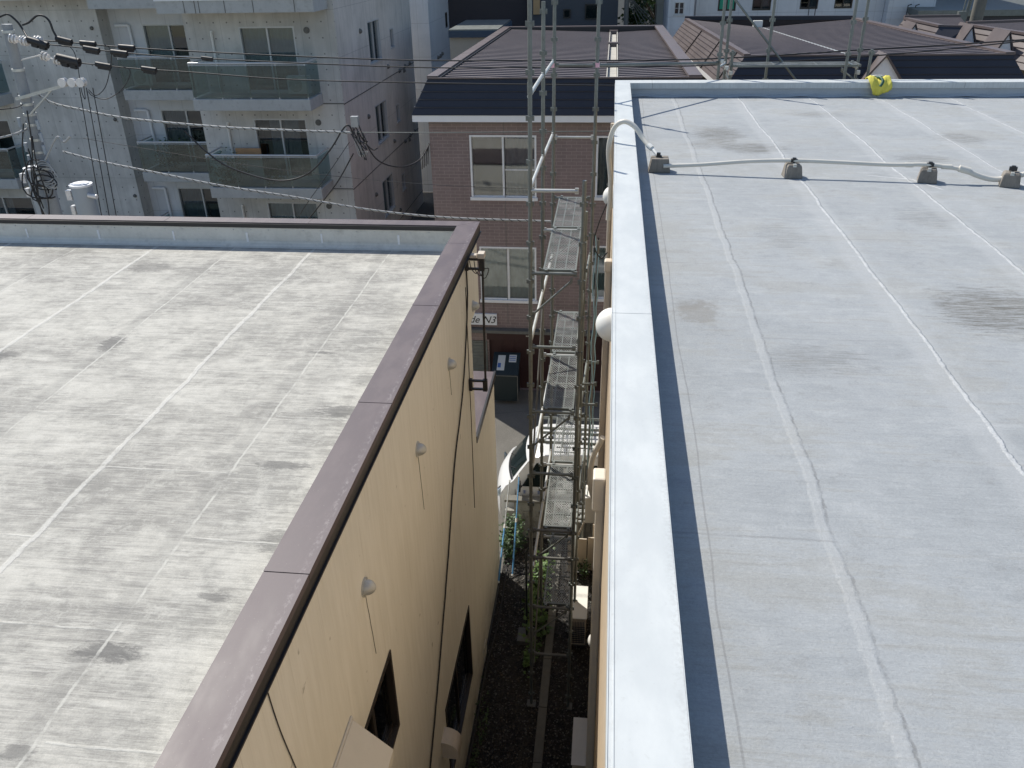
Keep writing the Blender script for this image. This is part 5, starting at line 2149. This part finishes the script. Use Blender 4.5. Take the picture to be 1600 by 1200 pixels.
wire('service_cable', W((57, 145), (80, 160), (120, 170), (200, 185), (340, 198), (440, 203), (548, 207)), .022, 'rubber', 'upper thick wrapped cable running from the pole to the junction by the concrete corner', 'cable', wrap=.17)
wire('service_cable', W((98, 237), (160, 253), (240, 269), (345, 290), (460, 308), (580, 328), (700, 340), (866, 346)), .022, 'rubber', 'lower thick wrapped cable crossing in front of the brick wall', 'cable', wrap=.17)
wire('messenger_wire', W((548, 207), (700, 207), (960, 205)), .009, 'galv', 'thin grey wire continuing right from the cable junction', 'wire')
wire('service_cable', [ony(288, 204, 16), ony(320, 235, 16), ony(360, 262, 16), ony(430, 282, 16), ony(480, 272, 16), ony(515, 235, 16), ony(535, 203, 16), ony(545, 196, 16), ony(552, 210, 16)], .017, 'rubber', 'black cable drooping in a loop across the balconies up to the junction', 'cable')
wire('service_cable', [ony(566, 214, 16), ony(590, 250, 16.6), ony(625, 261, 17.6), ony(655, 250, 18.6), ony(671, 225, 19.7)], .014, 'rubber', 'black cable from the junction to the corner of the brick building', 'cable')
wire('drop_wire', [ony(552, 240, 16), ony(530, 280, 16.5), ony(508, 310, 17), ony(480, 345, 18)], .014, 'rubber', 'black cable slanting down left from the junction', 'cable')
wire('drop_wire', [ony(546, 222, 16), ony(515, 268, 16.3), ony(475, 325, 17), ony(465, 345, 18)], .007, 'rubber', 'thin wire slanting down left from the junction', 'wire')
wire('messenger_wire', W((130, 216), (200, 228), (400, 260), (560, 279), (700, 290), (860, 296)), .005, 'rubber', 'very thin wire crossing low over the balconies', 'wire')
jn = thing('cable_junction', 'tangle of short black and grey cable tails at the wire junction by the concrete corner', 'cable junction', ony(550, 208, 16))
random.seed(5)
c0 = ony(551, 208, 16)
d = MB()
for k in range(9):
    a = c0 + Vector((random.uniform(-.04, .15), 0, random.uniform(-.1, .18)))
    b = a + Vector((random.uniform(-.05, .35), random.uniform(-.1, .1), -random.uniform(.15, .55)))
    e_ = b + Vector((random.uniform(-.1, .12), 0, random.uniform(.03, .2)))
    d.tube(spline([a, a.lerp(b, .5) + Vector((random.uniform(-.07, .07), 0, -.06)), b, e_], 5), random.uniform(.008, .014), 5)
part('tail', d, M['rubber'], jn)
d = MB()
for k in range(4):
    a = c0 + Vector((.02 + .03 * k, 0, -.05))
    d.tube(spline([a, a + Vector((.02, 0, -.2)), a + Vector((.08, 0, -.4)), a + Vector((.16, 0, -.3))], 5), .009, 5)
d.box(c0.x - .0, c0.x + .14, 15.95, 16.05, c0.z + .12, c0.z + .32)
part('clamp', d, M['cable_gray'], jn)
t = thing('cable_tails', 'short black cable tails hanging at the top left corner of the brick wall', 'cable', ony(671, 226, 19.75))
d = MB()
for k in range(4):
    a = ony(670 + k * .5, 224, 19.8)
    d.piece()
    d.tube([a, a + Vector((-.03 - .05 * k, -.02, -.25)), a + Vector((-.05 - .06 * k, -.02, -.5 - .04 * k))], .012, 5)
each('tail', d, M['rubber'], t)
for k, (px, label) in enumerate(((122, 'left'), (133, 'middle'), (143, 'right'))):
    a = ony(px + 2, 137, 15.75)
    b = ony(px + 38 + k, 345, 15.4)
    wire('drop_wire', [a, a.lerp(b, .33), a.lerp(b, .66), b], .009, 'rubber', label + ' of the three thin wires dropping from the crossarm insulators', 'wire')
wire('drop_wire', [ony(105, 70, 16), ony(115, 80, 15.9), ony(121, 100, 15.8), ony(127, 140, 15.75), ony(133, 155, 15.75), ony(131, 135, 15.75)], .008, 'rubber', 'thin jumper wire looping down onto the left crossarm insulator', 'wire')
wire('drop_wire', [ony(163, 69, 16), ony(173, 78, 16), ony(173, 100, 16), ony(165, 135, 15.9), ony(150, 149, 15.8), ony(138, 140, 15.75)], .008, 'rubber', 'thin jumper wire looping from the middle power line to the crossarm', 'wire')
wire('drop_wire', [ony(193, 104, 16), ony(203, 110, 16), ony(200, 125, 16), ony(187, 143, 15.9), ony(165, 155, 15.8), ony(145, 150, 15.8), ony(138, 143, 15.75)], .008, 'rubber', 'thin jumper wire looping from the third power line to the crossarm', 'wire')
wire('jumper_cable', [ony(-20, 36, 16), ony(5, 24, 16), ony(14, 23, 16), ony(27, 34, 16), ony(35, 45, 16), ony(44, 60, 15.8)], .02, 'rubber', 'thick black jumper cable arching over the left side of the pole top', 'cable')
wire('jumper_cable', [ony(35, 39, 16), ony(45, 35, 16), ony(57, 25, 16), ony(68, 25, 16), ony(77, 33, 16), ony(83, 48, 16), ony(90, 60, 16)], .02, 'rubber', 'thick black jumper cable arching to the right of the pole top', 'cable')
wire('drop_wire', [ony(38, 162, 16), ony(25, 168, 15.5), ony(0, 171, 15), ony(-30, 172, 14.5)], .010, 'rubber', 'thin wire leaving the pole toward the left picture edge', 'wire')
wire('service_cable', [ony(45, 200, 16), ony(30, 207, 15.7), ony(10, 213, 15.4), ony(-20, 219, 15)], .02, 'rubber', 'thick cable leaving the pole toward the left picture edge', 'cable', wrap=.2)

# ================================================================== BROWN ROOFED TERRACE (right)
def V2(u, v, z=8.2):
    return onz(u, v, z)


tr_ = thing('brown_roof_building', 'wide brown metal roofed building behind the far white parapet', 'building', (6, 28, 0))
FL, BL, FR = Vector((3.50, 23.8, 8.2)), Vector((2.75, 35.2, 8.2)), Vector((10.25, 23.85, 8.2))
BR = Vector((9.0, 34.6, 8.2))
vF, vB = Vector((6.55, 23.95, 8.06)), Vector((5.32, 32.9, 8.06))
off = Vector((-.42, -.36, -.78))
d = MB()
z0 = 7.42
f0, b0_ = Vector((FL.x - .50, FL.y - .36, z0)), Vector((BL.x - .50, BL.y + .2, z0))
r0, s0 = Vector((FR.x + .5, FR.y - .36, z0)), Vector((BR.x + .5, BR.y + .2, z0))
d.add([f0, r0, FR, FL], [(0, 1, 2, 3)])
for k in range(1, 5):
    t_ = k / 4.6
    d.bar(f0.lerp(FL, t_) + Vector((0, -.012, 0)), r0.lerp(FR, t_) + Vector((0, -.012, 0)), .02, .012)
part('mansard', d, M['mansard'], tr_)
d = MB()
d.add([b0_, f0, FL, BL], [(0, 1, 2, 3)])
d.add([r0, s0, BR, FR], [(0, 1, 2, 3)])
d.add([s0, b0_, BL, BR], [(0, 1, 2, 3)])
for k in range(1, 7):
    t_ = k / 7
    d.bar(b0_.lerp(BL, t_) + Vector((-.01, 0, .004)), f0.lerp(FL, t_) + Vector((-.01, 0, .004)), .02, .014)
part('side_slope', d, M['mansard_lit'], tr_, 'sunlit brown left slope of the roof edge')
d = MB()
for t_ in (.36, .66, .9):
    d.piece()
    d.bar(b0_.lerp(f0, t_) + Vector((-.02, 0, .01)), BL.lerp(FL, t_ + .015) + Vector((-.02, 0, .0)), .035, .03)
each('snow_guard_strap', d, M['black'], tr_)
d = MB()
d.bar(b0_ + Vector((.02, 0, -.07)), f0 + Vector((.02, 0, -.07)), .04, .14)
d.bar(f0 + Vector((0, .02, -.07)), r0 + Vector((0, .02, -.07)), .04, .14)
part('fascia', d, M['white_paint'], tr_)
d = MB()
w0 = Vector((f0.x + .4, f0.y + .4, 0))
w1 = Vector((b0_.x + .4, b0_.y - .2, 0))
w2 = Vector((s0.x - .4, s0.y - .2, 0))
w3 = Vector((r0.x - .4, r0.y + .4, 0))
up7 = Vector((0, 0, 7.34))
for a, b in ((w0, w1), (w1, w2), (w2, w3), (w3, w0)):
    d.poly([a, b, b + up7, a + up7])
part('wall', d, M['sand_wall'], tr_)
d = MB()
for k in range(5):
    a = w1.lerp(w0, .62 + .08 * k)
    d.piece()
    d.obox(a + Vector((-.03, 0, 6.55)), (.03, 0, 0), (0, .28 if k % 2 else .16, 0), (0, 0, .5))
each('window', d, M['dark_frame'], tr_)
d = MB()
d.piece()
d.dome(w1.lerp(w0, .84) + Vector((-.06, 0, 6.9)), (-1, 0, 0), .11, .14, 10, 4)
d.piece()
d.dome(w1.lerp(w0, .87) + Vector((-.06, 0, 6.9)), (-1, 0, 0), .11, .14, 10, 4)
each('vent_cap', d, M['dirty_white'], tr_)
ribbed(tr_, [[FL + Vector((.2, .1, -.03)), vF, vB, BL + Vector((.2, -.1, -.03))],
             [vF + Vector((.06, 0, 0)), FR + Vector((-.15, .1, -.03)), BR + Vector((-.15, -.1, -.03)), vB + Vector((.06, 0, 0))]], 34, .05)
d = MB()
d.bar(vF + Vector((.03, 0, .02)), vB + Vector((.03, 0, .02)), .10, .05)
part('valley_gutter', d, M['galv_pale'], tr_)
d = MB()
d.bar(FL + Vector((.06, 0, .03)), BL + Vector((.06, 0, .03)), .16, .07)
d.bar(FR + Vector((-.05, 0, .03)), BR + Vector((-.05, 0, .03)), .26, .07)
d.bar(FL + Vector((0, -.0, .015)), FR + Vector((0, 0, .015)), .05, .04)
part('roof_trim', d, M['roof_cop'], tr_)
d = MB()
d.bar(BL + Vector((0, .08, .06)), BR + Vector((0, .08, .06)), .2, .14)
part('rear_upstand', d, M['mansard'], tr_)
d = MB()
q = vB + Vector((-.12, .2, .12))
d.box(q.x - .16, q.x + .16, q.y - .1, q.y + .1, q.z - .15, q.z + .14)
part('roof_outlet', d, M['dirty_white'], tr_)


def dormer(par, c, wdt, h, dy, mat_w='white_paint'):
    """small gable on a mansard: c is the foot of the gable face"""
    c = Vector(c)
    d = MB()
    a, b, t_ = c + Vector((-wdt / 2, 0, 0)), c + Vector((wdt / 2, 0, 0)), c + Vector((0, 0, h))
    d.poly([a, b, t_])
    fo = part('dormer', d, M[mat_w], par)
    d = MB()
    D_ = Vector((0, dy, 0))
    o1 = Vector((0, -.08, 0))
    d.prism([a + o1 + Vector((-.1, 0, -.05)), t_ + o1 + Vector((0, 0, .06)), t_ + o1, a + o1 + Vector((-.03, 0, -.05))], D_)
    d.prism([b + o1 + Vector((.1, 0, -.05)), t_ + o1 + Vector((0, 0, .06)), t_ + o1, b + o1 + Vector((.03, 0, -.05))], D_)
    part('dormer_roof', d, M['mansard_lit'], fo)
    d = MB()
    d.prism([c + Vector((-wdt * .1, -.02, 0)), c + Vector((wdt * .12, -.02, 0)), c + Vector((0, -.02, h * .22))], (0, .015, 0))
    part('dormer_vent', d, M['curb'], fo)


dormer(tr_, (6.98, 23.35, 7.62), .95, .62, .8)

# further brown roofs on the right
def terrace(label, A, B, Cc, D_, zt=8.2, drop=.85, dorm=()):
    t = thing('brown_roof_building', label, 'building', (A.x, A.y, 0))
    A, B, Cc, D_ = [Vector(q) for q in (A, B, Cc, D_)]       # back-left, front-left, front-right, back-right
    o = Vector((-.55, -.05, -drop))
    p_ = Vector((0, -.45, -drop))
    fl_ = B + Vector((-.55, -.45, -drop))
    bl_ = A + Vector((-.55, .1, -drop))
    fr_ = Cc + Vector((.3, -.45, -drop))
    d = MB()
    d.add([bl_, fl_, B, A], [(0, 1, 2, 3)])
    for k in range(1, 5):
        d.bar(bl_.lerp(A, k / 5) + Vector((-.012, 0, .004)), fl_.lerp(B, k / 5) + Vector((-.012, 0, .004)), .02, .014)
    part('side_slope', d, M['mansard_lit'], t)
    d = MB()
    d.add([fl_, fr_, Cc, B], [(0, 1, 2, 3)])
    part('mansard', d, M['mansard'], t)
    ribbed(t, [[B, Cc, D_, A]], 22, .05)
    d = MB()
    d.bar(A + Vector((.05, 0, .03)), B + Vector((.05, 0, .03)), .2, .07)
    d.bar(B + Vector((0, .05, .03)), Cc + Vector((0, .05, .03)), .1, .06)
    d.bar(A + Vector((0, .05, .05)), D_ + Vector((0, .05, .05)), .12, .16)
    part('roof_trim', d, M['roof_cop'], t)
    d = MB()
    w_ = [fl_ + Vector((.4, .35, 0)), bl_ + Vector((.4, 0, 0)), D_ + Vector((0, 0, -drop)), fr_ + Vector((0, .35, 0))]
    for i in range(4):
        a, b = w_[i], w_[(i + 1) % 4]
        d.poly([(a.x, a.y, 0), (b.x, b.y, 0), (b.x, b.y, b.z), (a.x, a.y, a.z)])
    part('wall', d, M['sand_wall'], t)
    for (f, wd, hh) in dorm:
        q = bl_.lerp(fl_, f)
        d = MB()
        a, b, t2 = q + Vector((-.12, -wd / 2, .12)), q + Vector((-.12, wd / 2, .12)), q + Vector((-.12, 0, hh))
        # gable faces the camera side, ridge runs into the slope
        c_ = q + Vector((-.05, 0, .1))
        d.prism([c_ + Vector((-.32, 0, 0)), c_ + Vector((.32, 0, 0)), c_ + Vector((.05, 0, hh))], (0, .03, 0))
        fo = part('dormer', d, M['white_paint'], t)
        d = MB()
        d.prism([c_ + Vector((.34, -.06, 0)), c_ + Vector((.06, -.06, hh + .03)), c_ + Vector((.05, -.06, hh + .09)), c_ + Vector((.42, -.06, 0))], (0, wd, 0))
        d.prism([c_ + Vector((-.34, -.06, 0)), c_ + Vector((.06, -.06, hh + .03)), c_ + Vector((.05, -.06, hh + .09)), c_ + Vector((-.42, -.06, 0))], (0, wd, 0))
        part('dormer_roof', d, M['mansard_lit'], fo)
    return t


terrace('brown roofed house with a white gabled dormer, left of the two right hand slopes', V2(1413, 30), V2(1468, 42), V2(1512, 43), V2(1500, 29), dorm=((.72, 1.1, .75),))
terrace('long brown roofed house with white gabled dormers at the right picture edge', V2(1510, 40), V2(1640, 60), V2(1900, 60), V2(1800, 30), dorm=((.30, 1.2, .8), (.72, 1.2, .8)))
t = thing('flat_roof_building', 'long low building with grey flat roof edge behind the brown roofs at top right', 'building', (15, 42, 0))
A, B = ony(1436, 26, 42), ony(1436, 17, 42)
d = MB()
d.box(A.x, A.x + 14, 42.05, 50, 0, A.z - .02)
part('wall', d, M['mansard'], t)
d = MB()
d.prism([(A.x - .1, 41.9, A.z), (A.x - .1, 50, A.z + .2), (A.x - .1, 50, A.z + .5), (A.x - .1, 41.9, A.z + .25)], (14.2, 0, 0))
part('roof', d, M['galv'], t)
t = thing('ochre_building', 'ochre tiled apartment building with white balconies in the top right corner', 'building', (22, 60, 0))
A, B = ony(1485, 17, 58), ony(1600, 17, 58)
d = MB()
d.box(A.x, A.x + 18, 58, 68, 0, 14)
part('wall', d, M['orange_wall'], t)
d = MB()
for k in range(5):
    x = A.x + 2.2 + 2.4 * k
    d.piece()
    d.box(x, x + 1.5, 57.9, 57.99, 7.8, 9.2)
    d.piece()
    d.box(x, x + 1.5, 57.9, 57.99, 10.4, 12)
each('window', d, M['car_glass'], t)
for k in range(3):
    d = MB()
    x = A.x + 2 + 4 * k
    d.box(x, x + 3, 57.0, 57.9, 8.5, 8.62)
    for j in range(20):
        d.box(x + .15 * j, x + .15 * j + .04, 57.0, 57.04, 8.62, 9.3)
    d.box(x, x + 3, 57.0, 57.05, 9.3, 9.36)
    part('balcony', d, M['white_paint'], t)
t = thing('dark_facade', 'dark green grey house wall behind the far roofs at top right', 'building', (15, 50, 0))
A = ony(1437, 17, 52)
d = MB()
d.box(A.x, A.x + 3.4, 52, 56, 0, 12)
part('wall', d, M['slate_house'], t)
d = MB()
d.cyl((A.x + 1.1, 51.9, 0), (A.x + 1.1, 51.9, 12), .09, 8)
part('downpipe', d, M['dirty_white'], t)
t = thing('utility_pole', 'thick concrete utility pole with stay wires beyond the roofs at top right', 'utility pole', (11.8, 36, 0))
A = ony(1524, 20, 36)
d = MB()
d.tube([(A.x + .0, 36, 0), (A.x + .15, 36, 14)], .26, 16, r2=.2)
part('shaft', d, M['curb'], t)
d = MB()
for dx in (-1.2, -.6, -.35, -.2):
    d.tube([(A.x - .35 + dx * .15, 35.8, 8.0), (A.x + dx * .55 + .25, 35.8, 13)], .03, 5)
d.box(A.x - .7, A.x - .4, 35.7, 35.9, 7.9, 8.35)
part('stay_wire', d, M['galv'], t)

# white building behind
wb = thing('white_building', 'large white building with dark windows behind the brown roofs at top', 'building', (9, 46, 0))
YW = 44
x0 = ony(1085, 28, YW).x
x1 = ony(1378, 28, YW).x
x2 = ony(1440, 28, YW).x
hs = [rect(YW, a, b, -14, c) for a, b, c in ((1124, 1152, 17), (1178, 1207, 16), (1253, 1281, 14), (1307, 1335, 13))]
wl = MB()
wall_holes(wl, (0, YW, 0), (1, 0, 0), x0 + .55, x1, 0, 14, hs, (0, -1, 0), .2)
wl.box(x0, x0 + .55, YW - .5, YW + .5, 0, 14)
wl.box(x0 - 1.15, x0 - .45, YW + 1, YW + 1.6, 0, 14)
wl.poly([(x0 - .45, YW + 1.2, 0), (x0 + .3, YW + 1.2, 0), (x0 + .3, YW + 1.2, 14), (x0 - .45, YW + 1.2, 14)])
wl.poly([(x1, YW, 0), (x1, YW + 9, 0), (x1, YW + 9, 14), (x1, YW, 14)])
part('wall', wl, M['white_wall'], wb)
wl = MB()
wl.box(x1 + .02, x2 + .3, YW - .6, YW + 6, 0, 14)
for k in range(16):
    wl.box(x1 + .01, x2 + .31, YW - .62, YW - .602, 6 + .5 * k, 6.02 + .5 * k)
part('metal_clad_wing', wl, M['white_wall'], wb)
for i, h_ in enumerate(hs):
    window(wb, (0, YW, 0), (1, 0, 0), (0, -1, 0), *h_, frame='dark_frame', curtain='curtain_dark' if i else None, cover=(.5, 1), depth=.2)
d = MB()
h_ = hs[0]
d.box(h_[0] + .08, h_[1] - .08, YW + .05, YW + .07, h_[2] + .08, h_[3] - .08)
part('green_panel', d, plain('green_mesh_sheet', (.02, .32, .20), .6, .1, 8), wb)
d = MB()
for px in (1415, 1427):
    a = ony(px, 29, YW - .8)
    d.piece()
    d.tube([(a.x, YW - .8, 6.0), (a.x, YW - .8, a.z + .55), (a.x + .15, YW - .8, a.z + .6)], .025, 6)
for px in (1262, 1272):
    a = ony(px, 29, YW - .3)
    d.piece()
    d.tube([(a.x, YW - .3, 6.0), (a.x, YW - .3, a.z + .55)], .02, 6)
each('snow_guard', d, M['black'], wb)
wh = thing('white_house', 'small white house with one window between the trees and the large white building', 'house', (3, 42, 0))
YH = 42
a, b = ony(1042, 40, YH).x, ony(1082, 40, YH).x
h1 = [rect(YH, 1054, 1070, 3, 24)]
wl = MB()
wall_holes(wl, (0, YH, 0), (1, 0, 0), a, b, 0, 12, h1, (0, -1, 0), .15)
wl.poly([(a, YH, 0), (a, YH + 6, 0), (a, YH + 6, 12), (a, YH, 12)])
wl.box(a + .02, a + .12, YH - .12, YH - .003, 0, 12)
for k in range(14):
    wl.box(a + .13, b, YH - .012, YH - .003, 5 + .45 * k, 5.015 + .45 * k)
part('wall', wl, M['white_wall'], wh)
window(wh, (0, YH, 0), (1, 0, 0), (0, -1, 0), *h1[0], frame='alu', curtain='curtain_dark', cover=(.3, .9), depth=.15)
t = thing('small_shed', 'small dark roofed shed between the brick roof and the white house', 'shed', (2.6, 38, 0))
A = ony(1035, 62, 38)
d = MB()
d.box(A.x - .5, A.x + .75, 38, 40, 0, 6.6)
part('wall', d, M['dark_green'], t)
d = MB()
d.box(A.x - .6, A.x + .85, 37.9, 40.1, 6.601, 6.68)
part('roof', d, M['galv'], t)
t = thing('narrow_house', 'narrow sand coloured house strip left of the white house', 'house', (2, 46, 0))
A = ony(1026, 20, 46)
d = MB()
d.box(A.x, A.x + .5, 46, 48, 0, 11)
d.box(A.x - .05, A.x + .55, 45.95, 45.99, 8.1, 8.3)
part('wall', d, M['sand_wall'], t)


def tree(c, h, r, n, label, mat='leaf_tree'):
    t = thing('leafy_tree', label, 'tree', c, 'trees between the far buildings')
    c = Vector(c)
    d = MB()
    top = c + Vector((0, 0, h * .75))
    d.tube([c, c.lerp(top, .5) + Vector((.1, 0, 0)), top], .16, 8, r2=.05)
    for k in range(7):
        a = random.uniform(0, 2 * PI)
        s_ = c.lerp(top, random.uniform(.4, .9))
        d.tube([s_, s_ + Vector((math.cos(a) * r * .7, math.sin(a) * r * .7, r * .6))], .05, 6, r2=.015)
    part('trunk', d, M['bark'], t)
    f = MB()
    cl = []
    for _ in range(26):
        v = Vector((random.gauss(0, 1), random.gauss(0, 1), random.gauss(0, 1))).normalized() * random.uniform(.3, 1)
        cl.append(c + Vector((v.x * r, v.y * r, h * .66 + v.z * h * .34)))
    for _ in range(n):
        q = random.choice(cl)
        f.leaf(q + Vector((random.gauss(0, .26), random.gauss(0, .26), random.gauss(0, .24))) * r * .62, .22)
    part('crown', f, M[mat], t)


p = ony(1003, 30, 47)
tree((p.x - .2, 47, 0), 9.3, 1.25, 3000, 'leafy green tree between the slate grey wing and the white house')
p = ony(1022, 30, 50)
tree((p.x, 50, 0), 11.5, 1.4, 2600, 'taller tree standing just behind the first, beside the white house')
p = ony(985, 30, 52)
tree((p.x, 52, 0), 8.6, 1.2, 1500, 'lower dark tree beside the slate grey wing', 'leaf_dark')
t = thing('utility_pole', 'dark distant utility pole standing in front of the trees', 'utility pole', (1, 43, 0))
p = ony(978, 35, 43)
d = MB()
d.tube([(p.x, 43, 0), (p.x, 43, 11)], .12, 10)
part('shaft', d, M['steel_dark'], t)
d = MB()
d.bar((p.x - .5, 43, 8.7), (p.x + .5, 43, 8.7), .07, .07)
for k in range(5):
    d.tube([(p.x, 43, 8.7), (p.x + .6 + .25 * k, 43.2, 7.3)], .018, 5)
part('crossarm', d, M['steel_dark'], t)
d = MB()
d.box(-60, 60, 90, 95, 0, 8.5)
solo('distant_houses', d, M['sand_wall'], 'pale distant building row closing the view far behind', 'building', (0, 92, 0))
